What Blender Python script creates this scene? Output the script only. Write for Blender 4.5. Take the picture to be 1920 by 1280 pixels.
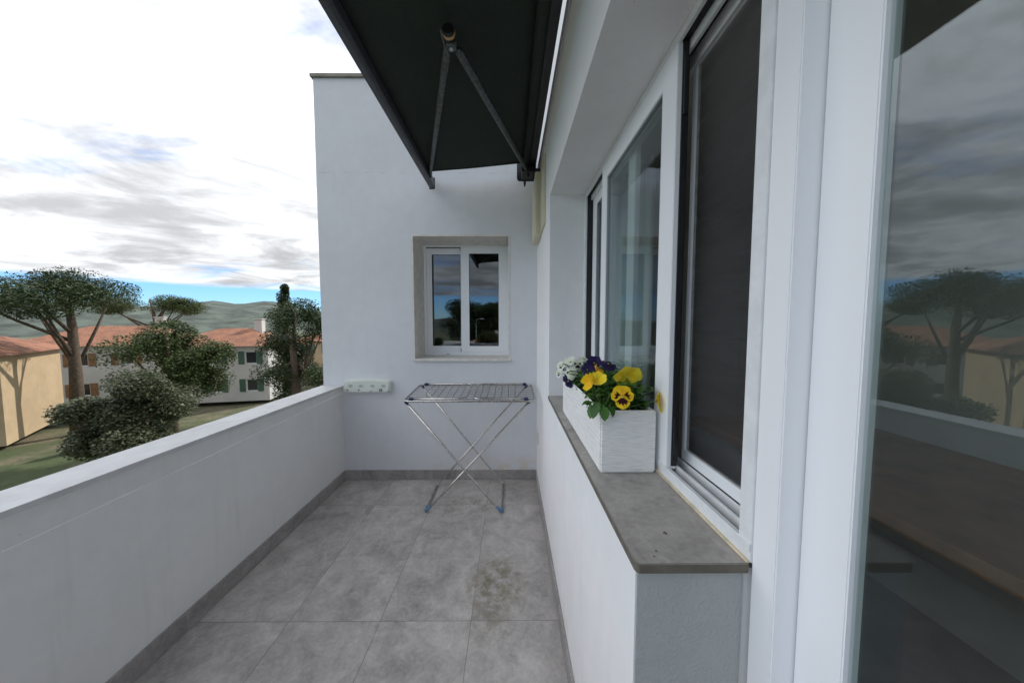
import bpy, bmesh, math, random
from mathutils import Vector, Matrix, noise
R = math.radians
random.seed(7)
S = bpy.context.scene
COL = S.collection
for o in list(bpy.data.objects): bpy.data.objects.remove(o)

# ------------------------------------------------------------------ camera
CAMH = 1.55
cd = bpy.data.cameras.new('camera'); cam = bpy.data.objects.new('camera', cd); COL.objects.link(cam)
cam.location = (0, 0, CAMH); cam.rotation_euler = (R(90 - 3.28), 0, R(-0.34))
cd.sensor_width = 36; cd.sensor_fit = 'HORIZONTAL'; cd.lens = 580 / 1920 * 36
cd.clip_start = 0.02; cd.clip_end = 6000
S.camera = cam

# ------------------------------------------------------------------ colour management
S.render.engine = 'CYCLES'
S.view_settings.view_transform = 'Standard'; S.view_settings.look = 'None'
S.view_settings.gamma = 1; S.view_settings.use_curve_mapping = False
S.view_settings.exposure = 0.72
S.cycles.max_bounces = 10; S.cycles.diffuse_bounces = 6; S.cycles.transparent_max_bounces = 24

# ------------------------------------------------------------------ sun and sky
SUN_EL, SUN_AZ = 42.0, 38.0      # azimuth measured from +Y towards +X: behind the house and the end wall
sl = bpy.data.lights.new('sun', 'SUN'); sl.energy = 2.2; sl.angle = R(1.0); sl.color = (1, .95, .88)
sun = bpy.data.objects.new('sun', sl); COL.objects.link(sun)
sd = Vector((math.sin(R(SUN_AZ)) * math.cos(R(SUN_EL)), math.cos(R(SUN_AZ)) * math.cos(R(SUN_EL)), math.sin(R(SUN_EL))))
sun.rotation_euler = sd.to_track_quat('Z', 'Y').to_euler()

W = bpy.data.worlds.new('World'); S.world = W; W.use_nodes = True


class NT:
    """small node-tree helper"""
    def __init__(s, tree):
        s.t = tree; s.n = tree.nodes; s.l = tree.links
    def new(s, typ, **kw):
        n = s.n.new(typ)
        for k, v in kw.items():
            if k.startswith('i_'): 
                key = k[2:]
                key = int(key) if key.isdigit() else key
                s.put(n.inputs[key], v)
            else: setattr(n, k, v)
        return n
    def put(s, inp, v):
        if isinstance(v, bpy.types.NodeSocket): s.l.new(v, inp)
        elif isinstance(v, bpy.types.Node): s.l.new(v.outputs[0], inp)
        else:
            if isinstance(v, (tuple, list)) and len(v) == 3 and inp.type == 'RGBA': v = (*v, 1)
            inp.default_value = v
    def math(s, op, a, b=None, c=None, clamp=False):
        n = s.new('ShaderNodeMath', operation=op, use_clamp=clamp); s.put(n.inputs[0], a)
        if b is not None: s.put(n.inputs[1], b)
        if c is not None: s.put(n.inputs[2], c)
        return n.outputs[0]
    def mix(s, f, a, b, typ='MIX'):
        n = s.new('ShaderNodeMix', data_type='RGBA', blend_type=typ)
        s.put(n.inputs[0], f); s.put(n.inputs[6], a); s.put(n.inputs[7], b)
        return n.outputs[2]
    def noise(s, vec, scale, detail=4, rough=.55, dist=0):
        n = s.new('ShaderNodeTexNoise'); s.put(n.inputs['Vector'], vec)
        n.inputs['Scale'].default_value = scale; n.inputs['Detail'].default_value = detail
        n.inputs['Roughness'].default_value = rough; n.inputs['Distortion'].default_value = dist
        return n.outputs['Fac']
    def ramp(s, f, a, b, lo=0., hi=1., smooth=True):
        n = s.new('ShaderNodeMapRange'); n.interpolation_type = 'SMOOTHSTEP' if smooth else 'LINEAR'
        s.put(n.inputs[0], f); s.put(n.inputs[1], a); s.put(n.inputs[2], b); s.put(n.inputs[3], lo); s.put(n.inputs[4], hi)
        return n.outputs[0]
    def xyz(s, v):
        n = s.new('ShaderNodeSeparateXYZ'); s.put(n.inputs[0], v); return n.outputs
    def comb(s, x, y, z):
        n = s.new('ShaderNodeCombineXYZ'); s.put(n.inputs[0], x); s.put(n.inputs[1], y); s.put(n.inputs[2], z); return n.outputs[0]


w = NT(W.node_tree); w.n.clear()
sky = w.new('ShaderNodeTexSky', sky_type='NISHITA', sun_disc=False)
sky.sun_elevation = R(SUN_EL); sky.sun_rotation = R(SUN_AZ); sky.air_density = 1.0; sky.dust_density = .15; sky.ozone_density = 4.0
tc = w.new('ShaderNodeTexCoord'); gx, gy, gz = w.xyz(tc.outputs['Generated'])
zz = w.math('ADD', w.math('MAXIMUM', gz, 0.0), 0.09)
cu = w.math('DIVIDE', gx, zz); cv = w.math('DIVIDE', gy, zz)
cp = w.comb(w.math('MULTIPLY', cu, .55), w.math('MULTIPLY', cv, 1.0), 3.1)
n1 = w.noise(cp, .85, 6, .55, .4)
n2 = w.noise(cp, 2.6, 7, .6, .6)
cover = w.ramp(w.math('ADD', w.math('MULTIPLY', n1, .75), w.math('MULTIPLY', n2, .25)), .37, .50)
base_el = w.math('ADD', .082, w.math('MULTIPLY', w.math('SUBTRACT', n1, .5), .02))
cover = w.math('MULTIPLY', w.math('MAXIMUM', cover, w.ramp(n2, .30, .55, .35, .8)), w.ramp(gz, base_el, w.math('ADD', base_el, .012)))
n3 = w.noise(w.comb(w.math('MULTIPLY', cu, .8), cv, 8.0), 1.7, 6, .6, .5)
shade = w.ramp(n3, .34, .66, .62, 1.24)
hi_el = w.ramp(gz, .08, .60, .62, 1.0)
# thicker, darker cloud behind the viewer, thin bright cloud to the left and ahead
dirf = w.math('MULTIPLY', w.ramp(gy, -.95, .10, .60, 1.15), w.ramp(gx, .5, -.85, .72, 1.55))
dirf = w.math('MULTIPLY', dirf, w.ramp(gy, .15, .60, 1.0, .52))
dirf = w.math('MULTIPLY', dirf, w.ramp(gz, .45, .95, 1.0, .70))
cb = w.math('MULTIPLY', w.math('MULTIPLY', w.math('MULTIPLY', shade, hi_el), dirf), 10.5)
ccol = w.new('ShaderNodeVectorMath', operation='SCALE'); w.put(ccol.inputs[0], (0.965, .985, 1.015)); w.put(ccol.inputs[3], cb)
bg = w.new('ShaderNodeBackground'); bg.inputs['Strength'].default_value = .10
skc = w.new('ShaderNodeVectorMath', operation='MULTIPLY'); w.put(skc.inputs[0], sky.outputs[0]); w.put(skc.inputs[1], (.62, .92, 1.30))
w.put(bg.inputs['Color'], w.mix(cover, skc.outputs[0], ccol.outputs[0]))
wo = w.new('ShaderNodeOutputWorld'); w.l.new(bg.outputs[0], wo.inputs[0])

# ------------------------------------------------------------------ materials
def mat(name):
    m = bpy.data.materials.new(name); m.use_nodes = True
    t = NT(m.node_tree); p = m.node_tree.nodes['Principled BSDF']
    return m, t, p

def simple(name, col, rough=.5, metal=0., spec=.5, var=.08, vscale=6., bump=0., bscale=200., obj=True):
    m, t, p = mat(name)
    c = t.new('ShaderNodeTexCoord').outputs['Object']
    nz = t.noise(c, vscale, 5, .6)
    lo = tuple(max(0, x * (1 - var)) for x in col); hi = tuple(min(1, x * (1 + var)) for x in col)
    t.put(p.inputs['Base Color'], t.mix(t.ramp(nz, .3, .7), lo, hi))
    t.put(p.inputs['Roughness'], t.ramp(t.noise(c, vscale * 3, 3), .3, .7, max(0, rough - .06), min(1, rough + .06)))
    p.inputs['Metallic'].default_value = metal; p.inputs['Specular IOR Level'].default_value = spec
    if bump:
        b = t.new('ShaderNodeBump'); b.inputs['Strength'].default_value = .6; b.inputs['Distance'].default_value = bump
        t.put(b.inputs['Height'], t.noise(c, bscale, 4)); t.l.new(b.outputs[0], p.inputs['Normal'])
    return m

def plaster(name, col, fine=.0012, fscale=170, kind=''):
    m, t, p = mat(name)
    c = t.new('ShaderNodeTexCoord').outputs['Object']
    x, y, z = t.xyz(c)
    a = t.noise(c, 1.3, 6, .6); b = t.noise(c, 9, 5, .6)
    col2 = tuple(v * .93 for v in col)
    cc = t.mix(t.ramp(t.math('ADD', t.math('MULTIPLY', a, .6), t.math('MULTIPLY', b, .4)), .35, .65), col2, col)
    # rain and dust streaks, vertical
    st = t.noise(t.comb(t.math('MULTIPLY', x, 9), t.math('MULTIPLY', y, 9), t.math('MULTIPLY', z, .8)), 1.6, 4, .6)
    cc = t.mix(t.ramp(st, .54, .78, 0, .08 if kind == 'end' else .15), cc, (.48, .47, .44))
    # damp yellowish stain just above the skirting near the corner
    if kind == 'end':
        lowz = t.ramp(z, .10, .34, 1, 0); nr = t.ramp(x, -.25, .25, 0, 1)
        f = t.math('MULTIPLY', t.math('MULTIPLY', lowz, nr), t.ramp(b, .42, .62, 0, .40))
        cc = t.mix(f, cc, (.60, .47, .28))
        # hairline mend line high on the wall
        ln = t.math('ABSOLUTE', t.math('SUBTRACT', t.math('ADD', z, t.math('MULTIPLY', a, .03)), 2.985))
        lf = t.math('MULTIPLY', t.ramp(ln, .0, .006, .55, 0), t.ramp(t.noise(c, 7, 5), .48, .60))
        cc = t.mix(lf, cc, (.40, .40, .40))
    if kind == 'side':
        lowz = t.ramp(z, .09, .22, 1, 0)
        cc = t.mix(t.math('MULTIPLY', lowz, t.ramp(b, .5, .66, 0, .35)), cc, (.58, .49, .34))
    # a few specks
    sp = t.ramp(t.noise(c, 60, 2, .5), .76, .79, 0, .5)
    cc = t.mix(sp, cc, (.3, .28, .25))
    t.put(p.inputs['Base Color'], cc); p.inputs['Roughness'].default_value = .88; p.inputs['Specular IOR Level'].default_value = .25
    h = t.math('ADD', t.math('MULTIPLY', t.noise(c, fscale, 3, .6), 1.0), t.math('MULTIPLY', t.noise(c, 14, 4, .5), 1.8))
    bn = t.new('ShaderNodeBump'); bn.inputs['Strength'].default_value = .75; bn.inputs['Distance'].default_value = fine
    t.put(bn.inputs['Height'], h); t.l.new(bn.outputs[0], p.inputs['Normal'])
    return m

M = {}
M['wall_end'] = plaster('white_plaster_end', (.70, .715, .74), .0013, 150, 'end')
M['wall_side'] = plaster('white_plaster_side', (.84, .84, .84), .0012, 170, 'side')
M['wall_rough_shade'] = plaster('rough_plaster_shaded', (.44, .46, .455), .0034, 150)  # rough plaster, greyed to carry the shade of the end face
M['wall_par'] = plaster('white_plaster_parapet', (.80, .80, .795), .0013, 150)
M['inner'] = simple('interior_paint', (.62, .60, .56), .8, var=.04)
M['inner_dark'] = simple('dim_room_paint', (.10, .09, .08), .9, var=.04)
M['inner_floor'] = simple('interior_floor', (.20, .15, .11), .4, var=.2, vscale=3)
M['stone'] = simple('beige_stone', (.68, .655, .61), .55, var=.10, vscale=14, bump=.0006, bscale=120)
M['coping'] = simple('weathered_coping', (.25, .235, .20), .8, var=.25, vscale=10, bump=.001, bscale=60)
M['cap'] = simple('parapet_cap_stone', (.56, .56, .56), .38, var=.08, vscale=9, bump=.0004, bscale=150)
M['alu'] = simple('white_aluminium', (.86, .88, .90), .35, var=.008, vscale=1.5)
M['alu_dirty'] = simple('white_aluminium_track', (.76, .78, .79), .4, var=.06, vscale=20)
M['bead'] = simple('grey_glazing_bead', (.30, .32, .33), .5, var=.05)
M['gasket'] = simple('black_gasket', (.012, .013, .017), .55, var=.2)
M['steel'] = simple('polished_steel', (.50, .48, .45), .24, metal=1., var=.12, vscale=20)
M['wire'] = simple('dull_steel_wire', (.20, .20, .20), .35, metal=.9, var=.15, vscale=20)
M['blue'] = simple('navy_plastic', (.012, .022, .09), .4, var=.1)
M['lightblue'] = simple('blue_foot_plastic', (.10, .23, .40), .45, var=.15, vscale=40)
M['bar'] = simple('charcoal_aluminium', (.060, .064, .076), .42, var=.15, vscale=30, spec=.5)
M['arm'] = simple('dusty_arm_aluminium', (.10, .115, .118), .42, metal=.4, var=.35, vscale=45, bump=.0004)
M['black'] = simple('black_plastic', (.011, .012, .013), .45, var=.2)
M['tan'] = simple('tan_strap', (.55, .33, .14), .6, var=.12, vscale=50)
M['chrome'] = simple('bolt_metal', (.55, .55, .54), .35, metal=.8, var=.1)
M['cream'] = simple('cream_plastic', (.67, .63, .46), .45, var=.06, vscale=8)
M['sage'] = simple('pale_green_plastic', (.66, .69, .62), .42, var=.04, vscale=8)
M['sage_dark'] = simple('pale_green_recess', (.40, .44, .38), .5, var=.1)
M['sill_edge'] = simple('sill_slab_edge', (.13, .115, .09), .7, var=.15, vscale=30)
M['moulding'] = simple('pale_moulding', (.48, .48, .44), .6)
M['cord'] = simple('white_cord', (.75, .75, .73), .6)
M['soil'] = simple('potting_soil', (.035, .024, .016), .95, var=.5, vscale=70, bump=.004, bscale=110)
M['wood'] = simple('brown_wood', (.27, .14, .065), .5, var=.25, vscale=8)
M['grey_fabric'] = simple('grey_fabric', (.16, .165, .18), .9, var=.1, bump=.001, bscale=300)
M['curtain'] = simple('pale_curtain', (.80, .82, .80), .9, var=.03)
M['leafbit'] = simple('dry_leaf_bit', (.12, .10, .035), .8, var=.3, vscale=80)
M['white_dirt'] = simple('white_crumb', (.7, .7, .68), .8)

# awning fabric: dense charcoal weave with faint weave and stitched hems
def awning_mat():
    m, t, p = mat('charcoal_awning_fabric')
    c = t.new('ShaderNodeTexCoord').outputs['Object']; x, y, z = t.xyz(c)
    wv = t.math('MULTIPLY', t.math('SINE', t.math('MULTIPLY', x, 2600)), t.math('SINE', t.math('MULTIPLY', y, 2600)))
    nn = t.noise(c, 420, 2, .6)
    big = t.noise(c, 2.2, 5, .6)
    cc = t.mix(t.ramp(nn, .3, .7), (.020, .028, .023), (.055, .068, .058))
    cc = t.mix(t.ramp(big, .35, .7, 0, .45), cc, (.024, .030, .026))
    t.put(p.inputs['Base Color'], cc); p.inputs['Roughness'].default_value = .9; p.inputs['Specular IOR Level'].default_value = .2
    bn = t.new('ShaderNodeBump'); bn.inputs['Strength'].default_value = .5; bn.inputs['Distance'].default_value = .001
    t.put(bn.inputs['Height'], t.math('ADD', t.math('ADD', wv, t.math('MULTIPLY', nn, 2)), t.math('MULTIPLY', t.noise(t.comb(t.math('MULTIPLY', x, 3), t.math('ADD', y, t.math('MULTIPLY', x, 1.4)), 0), 3.2, 2), 16))); t.l.new(bn.outputs[0], p.inputs['Normal'])
    return m
M['awning'] = awning_mat()

def tile_mat(name, u0, v0, du, dv, base, floor=True, axis='xy'):
    m, t, p = mat(name)
    c = t.new('ShaderNodeTexCoord').outputs['Object']; x, y, z = t.xyz(c)
    U, V = (x, y) if axis == 'xy' else ((x, z) if axis == 'xz' else (y, z))
    u = t.math('DIVIDE', t.math('SUBTRACT', U, u0), du); v = t.math('DIVIDE', t.math('SUBTRACT', V, v0), dv)
    fu = t.math('FLOOR', u); fv = t.math('FLOOR', v)
    wn = t.new('ShaderNodeTexWhiteNoise', noise_dimensions='2D'); t.put(wn.inputs[0], t.comb(fu, fv, 0))
    off = t.new('ShaderNodeVectorMath', operation='MULTIPLY_ADD'); t.put(off.inputs[0], wn.outputs['Color']); t.put(off.inputs[1], (7., 7., 7.)); t.put(off.inputs[2], c)
    pc = off.outputs[0]
    a = t.noise(pc, 1.9, 8, .62, .5); b = t.noise(pc, 7.5, 8, .68, .6); d = t.noise(pc, 55, 4, .7)
    f = t.math('ADD', t.math('ADD', t.math('MULTIPLY', a, .36), t.math('MULTIPLY', b, .42)), t.math('MULTIPLY', d, .22))
    dark = tuple(q * .56 for q in base); lite = tuple(q * 1.42 for q in base)
    cc = t.mix(t.ramp(f, .36, .66, 0, 1, False), dark, lite)
    # pale scratches
    scr = t.noise(t.comb(t.math('MULTIPLY', x, 3), t.math('MULTIPLY', y, 14), z), 6, 6, .7, 1.2)
    cc = t.mix(t.ramp(scr, .62, .72, 0, .22), cc, tuple(min(1, q * 1.7) for q in base))
    cc = t.mix(t.ramp(t.noise(c, 130, 2), .73, .77, 0, .35), cc, (.06, .055, .045))
    if floor:
        # mossy damp stain between two tiles
        dx = t.math('DIVIDE', t.math('ADD', x, .085), .16); dy = t.math('DIVIDE', t.math('SUBTRACT', y, 1.76), .20)
        r2 = t.math('ADD', t.math('MULTIPLY', dx, dx), t.math('MULTIPLY', dy, dy))
        f1 = t.math('MULTIPLY', t.ramp(r2, .1, 1.9, 1, 0), t.ramp(t.noise(c, 17, 9, .78, .1), .36, .62, 0, .80))
        cc = t.mix(f1, cc, (.165, .145, .085))
        dx = t.math('DIVIDE', t.math('ADD', x, .12), .12); dy = t.math('DIVIDE', t.math('SUBTRACT', y, 1.52), .13)
        r2 = t.math('ADD', t.math('MULTIPLY', dx, dx), t.math('MULTIPLY', dy, dy))
        f2 = t.math('MULTIPLY', t.ramp(r2, .1, 1.6, 1, 0), t.ramp(t.noise(c, 12, 9, .78, .1), .36, .64, 0, .55))
        cc = t.mix(f2, cc, (.155, .14, .09))
        dx = t.math('DIVIDE', t.math('ADD', x, .38), .3); dy = t.math('DIVIDE', t.math('SUBTRACT', y, 2.56), .16)
        r2 = t.math('ADD', t.math('MULTIPLY', dx, dx), t.math('MULTIPLY', dy, dy))
        f3 = t.math('MULTIPLY', t.ramp(r2, .1, 1.6, 1, 0), t.ramp(t.noise(c, 15, 6, .7, .6), .45, .62, 0, .45))
        cc = t.mix(f3, cc, (.21, .18, .13))
    # joints
    def edge(w_, dd):
        e = t.math('MULTIPLY', t.math('MINIMUM', t.math('FRACT', w_), t.math('SUBTRACT', 1, t.math('FRACT', w_))), dd)
        return e
    jw = .0016
    if floor or True:
        e = t.math('MINIMUM', edge(u, du), edge(v, dv)) if floor else edge(u, du)
        j = t.ramp(e, jw * .6, jw * 1.5, 1, 0)
        jc = (.10, .093, .085) if floor else (.42, .41, .39)
        cc = t.mix(t.math('MULTIPLY', j, .58), cc, jc)
        bn = t.new('ShaderNodeBump'); bn.inputs['Strength'].default_value = .6; bn.inputs['Distance'].default_value = .0012
        t.put(bn.inputs['Height'], t.math('SUBTRACT', t.math('MULTIPLY', f, .5), t.math('MULTIPLY', j, 1.0)))
        t.l.new(bn.outputs[0], p.inputs['Normal'])
    t.put(p.inputs['Base Color'], cc); t.put(p.inputs['Roughness'], t.ramp(f, .35, .65, .62, .48)); p.inputs['Specular IOR Level'].default_value = .4
    return m
GREY = (.440, .412, .390)
M['floor'] = tile_mat('grey_floor_tiles', -1.155, 1.534, .475, 1.04, GREY)
M['skirt_x'] = tile_mat('grey_skirting_end', -1.155, 0, .475, 1, (.33, .31, .30), False, 'xz')
M['skirt_y'] = tile_mat('grey_skirting_side', 1.534, 0, 1.04, 1, (.33, .31, .30), False, 'yz')
M['sill'] = tile_mat('grey_sill_tile', -5, -5, 20, 20, (.37, .35, .325), False, 'xy')

def glass(name, tint, ior, rough=0., warp=0.):
    m, t, p = mat(name); t.n.remove(p)
    out = [n for n in t.n if n.type == 'OUTPUT_MATERIAL'][0]
    # same reflectance on both faces (Schlick), so that a thin pane never goes fully mirror-like from behind
    ge = t.new('ShaderNodeNewGeometry'); dt = t.new('ShaderNodeVectorMath', operation='DOT_PRODUCT')
    t.l.new(ge.outputs['Normal'], dt.inputs[0]); t.l.new(ge.outputs['Incoming'], dt.inputs[1])
    k5 = t.math('POWER', t.math('SUBTRACT', 1, t.math('ABSOLUTE', dt.outputs['Value']), clamp=True), 5)
    fr = t.math('ADD', ior, t.math('MULTIPLY', k5, 1 - ior))
    tr = t.new('ShaderNodeBsdfTransparent'); t.put(tr.inputs[0], tint)
    gl = t.new('ShaderNodeBsdfGlossy'); t.put(gl.inputs[0], (.86, .93, 1.0)); gl.inputs['Roughness'].default_value = rough
    if warp:
        c = t.new('ShaderNodeTexCoord').outputs['Object']
        bn = t.new('ShaderNodeBump'); bn.inputs['Strength'].default_value = .25; bn.inputs['Distance'].default_value = warp
        t.put(bn.inputs['Height'], t.noise(c, 3.0, 2)); t.l.new(bn.outputs[0], gl.inputs['Normal'])
    mx = t.new('ShaderNodeMixShader'); t.put(mx.inputs[0], fr); t.l.new(tr.outputs[0], mx.inputs[1]); t.l.new(gl.outputs[0], mx.inputs[2])
    t.l.new(mx.outputs[0], out.inputs[0])
    return m
M['glass_end'] = glass('window_glass_end', (.50, .55, .56), .115)
M['glass_side'] = glass('window_glass_side', (.84, .885, .87), .085)

def screen_mat():
    m, t, p = mat('mosquito_screen_mesh')
    out = [n for n in t.n if n.type == 'OUTPUT_MATERIAL'][0]
    p.inputs['Roughness'].default_value = .6; p.inputs['Base Color'].default_value = (.060, .062, .066, 1)
    c = t.new('ShaderNodeTexCoord').outputs['Object']
    bands = t.math('MULTIPLY', .52, t.ramp(t.noise(t.comb(t.xyz(c)[1], 0, t.math('MULTIPLY', t.xyz(c)[2], 12)), 1.5, 3), .4, .6, .50, .62))
    tr = t.new('ShaderNodeBsdfTransparent')
    mx = t.new('ShaderNodeMixShader'); t.put(mx.inputs[0], bands); t.l.new(tr.outputs[0], mx.inputs[1]); t.l.new(p.outputs[0], mx.inputs[2])
    t.l.new(mx.outputs[0], out.inputs[0]); return m
M['screen'] = screen_mat()

def planter_mat():
    m, t, p = mat('white_ribbed_planter')
    c = t.new('ShaderNodeTexCoord').outputs['Object']; x, y, z = t.xyz(c)
    wob = t.math('MULTIPLY', t.noise(c, 9, 3), .018)
    zz = t.math('ADD', z, wob)
    fib = t.noise(t.comb(t.math('MULTIPLY', x, 7), t.math('MULTIPLY', y, 7), t.math('MULTIPLY', zz, 210)), 2.4, 5, .65)
    fine = t.noise(c, 160, 3)
    cc = t.mix(t.ramp(fib, .30, .56), (.62, .62, .60), (.88, .88, .865))
    t.put(p.inputs['Base Color'], cc); p.inputs['Roughness'].default_value = .6
    bn = t.new('ShaderNodeBump'); bn.inputs['Strength'].default_value = 1.; bn.inputs['Distance'].default_value = .0017
    t.put(bn.inputs['Height'], t.math('ADD', fib, t.math('MULTIPLY', fine, .15))); t.l.new(bn.outputs[0], p.inputs['Normal'])
    return m
M['planter'] = planter_mat()

def petal_mat(name, a, b, dark):
    """petal pigment: two-tone by attribute 'blotch' (0 petal .. 1 dark face)"""
    m, t, p = mat(name)
    at = t.new('ShaderNodeAttribute', attribute_name='blotch')
    c = t.new('ShaderNodeTexCoord').outputs['Object']
    r, g, bl = t.xyz(at.outputs['Color'])
    vein = t.noise(c, 260, 3, .7)
    cc = t.mix(t.ramp(g, .2, 1), a, b)
    cc = t.mix(t.ramp(t.math('ADD', r, t.math('MULTIPLY', t.math('SUBTRACT', vein, .5), .35)), .42, .58), cc, dark)
    cc = t.mix(bl, cc, (.85, .78, .25))
    t.put(p.inputs['Base Color'], cc); p.inputs['Roughness'].default_value = .62; p.inputs['Specular IOR Level'].default_value = .2
    p.inputs['Sheen Weight'].default_value = .15
    out = [n for n in t.n if n.type == 'OUTPUT_MATERIAL'][0]
    tl = t.new('ShaderNodeBsdfTranslucent'); t.put(tl.inputs[0], cc)
    mx = t.new('ShaderNodeMixShader'); mx.inputs[0].default_value = .25
    t.l.new(p.outputs[0], mx.inputs[1]); t.l.new(tl.outputs[0], mx.inputs[2]); t.l.new(mx.outputs[0], out.inputs[0])
    bn = t.new('ShaderNodeBump'); bn.inputs['Strength'].default_value = .5; bn.inputs['Distance'].default_value = .0008
    t.put(bn.inputs['Height'], vein); t.l.new(bn.outputs[0], p.inputs['Normal'])
    return m
M['p_yellow'] = petal_mat('yellow_petal', (.93, .52, .012), (.95, .66, .02), (.045, .004, .008))
M['p_orange'] = petal_mat('orange_petal', (.90, .36, .012), (.92, .50, .02), (.05, .004, .006))
M['p_lemon'] = petal_mat('lemon_petal', (.88, .66, .012), (.92, .76, .05), (.05, .006, .01))
M['p_purple'] = petal_mat('purple_petal', (.012, .005, .050), (.022, .010, .085), (.004, .002, .010))
M['p_white'] = petal_mat('white_petal', (.76, .80, .62), (.84, .86, .76), (.018, .006, .022))

def leaf_mat(name, a, b, transl=.2):
    m, t, p = mat(name)
    oi = t.new('ShaderNodeNewGeometry')
    rnd = oi.outputs['Random Per Island']
    c = t.new('ShaderNodeTexCoord').outputs['Object']
    cc = t.mix(t.math('ADD', t.math('MULTIPLY', rnd, .7), t.math('MULTIPLY', t.noise(c, 1.2 if transl < .2 else 90, 3), .3)), a, b)
    t.put(p.inputs['Base Color'], cc); p.inputs['Roughness'].default_value = .5; p.inputs['Specular IOR Level'].default_value = .35
    out = [n for n in t.n if n.type == 'OUTPUT_MATERIAL'][0]
    tl = t.new('ShaderNodeBsdfTranslucent'); t.put(tl.inputs[0], cc)
    mx = t.new('ShaderNodeMixShader'); mx.inputs[0].default_value = transl
    t.l.new(p.outputs[0], mx.inputs[1]); t.l.new(tl.outputs[0], mx.inputs[2]); t.l.new(mx.outputs[0], out.inputs[0])
    return m
M['pansy_leaf'] = leaf_mat('pansy_leaf', (.026, .085, .014), (.095, .23, .042), .25)
M['stem'] = simple('green_stem', (.10, .20, .05), .6)
M['leaf_dark'] = leaf_mat('tree_leaf_dark', (.028, .048, .016), (.065, .095, .030), .15)
M['leaf_mid'] = leaf_mat('tree_leaf_mid', (.045, .075, .020), (.095, .125, .038), .15)
M['leaf_olive'] = leaf_mat('tree_leaf_olive', (.07, .085, .045), (.13, .15, .08), .15)
M['bark'] = simple('bark', (.11, .08, .055), .95, var=.35, vscale=8, bump=.02, bscale=12)
M['render_white'] = simple('house_render_white', (.62, .60, .56), .9, var=.06, vscale=1)
M['render_ochre'] = simple('house_render_ochre', (.52, .39, .24), .9, var=.08, vscale=1)
M['roof_tile_old'] = simple('terracotta_roof', (.36, .15, .08), .85, var=.28, vscale=3, bump=.02, bscale=9)
M['dark_win'] = simple('dark_window', (.03, .035, .04), .12, spec=.8)
M['shutter'] = simple('green_shutter', (.06, .13, .09), .7)
M['lamp_metal'] = simple('grey_lamp_metal', (.35, .36, .37), .5, metal=.5)
M['car_paint'] = simple('car_paint', (.55, .56, .58), .3)

def roof_mat():
    m, t, p = mat('terracotta_roof'); c = t.new('ShaderNodeTexCoord').outputs['Object']; x, y, z = t.xyz(c)
    a = t.noise(c, 1.1, 6, .7); b = t.noise(c, 9, 3, .6)
    cc = t.mix(t.ramp(a, .35, .65), (.40, .17, .09), (.24, .11, .07)); cc = t.mix(t.ramp(b, .5, .7, 0, .5), cc, (.50, .30, .20))
    rows = t.math('MULTIPLY', t.math('ADD', t.math('ABSOLUTE', t.math('SINE', t.math('MULTIPLY', x, 14))), t.math('ABSOLUTE', t.math('SINE', t.math('MULTIPLY', z, 34)))), .5)
    cc = t.mix(t.ramp(rows, .15, .45, .75, 0), cc, (.09, .045, .03))
    t.put(p.inputs['Base Color'], cc); p.inputs['Roughness'].default_value = .9
    bn = t.new('ShaderNodeBump'); bn.inputs['Distance'].default_value = .05; t.put(bn.inputs['Height'], rows); t.l.new(bn.outputs[0], p.inputs['Normal']); return m
M['roof_tile'] = roof_mat()

def ground_mat():
    m, t, p = mat('ground'); c = t.new('ShaderNodeTexCoord').outputs['Object']
    a = t.noise(c, .03, 6, .6); b = t.noise(c, .4, 6, .65)
    cc = t.mix(t.ramp(a, .4, .6), (.13, .12, .07), (.07, .095, .035))
    cc = t.mix(t.ramp(b, .45, .62, 0, .75), cc, (.20, .165, .11))
    cc = t.mix(t.ramp(t.noise(c, 3.5, 6, .7), .5, .62, 0, .6), cc, (.045, .06, .022))
    t.put(p.inputs['Base Color'], cc); p.inputs['Roughness'].default_value = .95; return m
M['ground'] = ground_mat()
M['asphalt'] = simple('asphalt', (.055, .055, .056), .9, var=.15, vscale=2)
M['hills'] = simple('hill_scrub', (.075, .095, .075), .95, var=.55, vscale=.02, bump=6, bscale=.05)

# ------------------------------------------------------------------ mesh helpers
def NB(): return bmesh.new()

def merge(dst, src):
    me = bpy.data.meshes.new('tmp'); src.to_mesh(me); dst.from_mesh(me); bpy.data.meshes.remove(me); src.free()

def box(bm, x0, x1, y0, y1, z0, z1, bev=0., seg=2, mtx=None):
    b = NB(); bmesh.ops.create_cube(b, size=1)
    for v in b.verts:
        v.co = Vector(((x0 + x1) / 2 + v.co.x * (x1 - x0), (y0 + y1) / 2 + v.co.y * (y1 - y0), (z0 + z1) / 2 + v.co.z * (z1 - z0)))
    if bev: bmesh.ops.bevel(b, geom=list(b.edges), offset=bev, segments=seg, affect='EDGES', profile=.5)
    if mtx: bmesh.ops.transform(b, matrix=mtx, verts=b.verts)
    merge(bm, b); return bm

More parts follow.
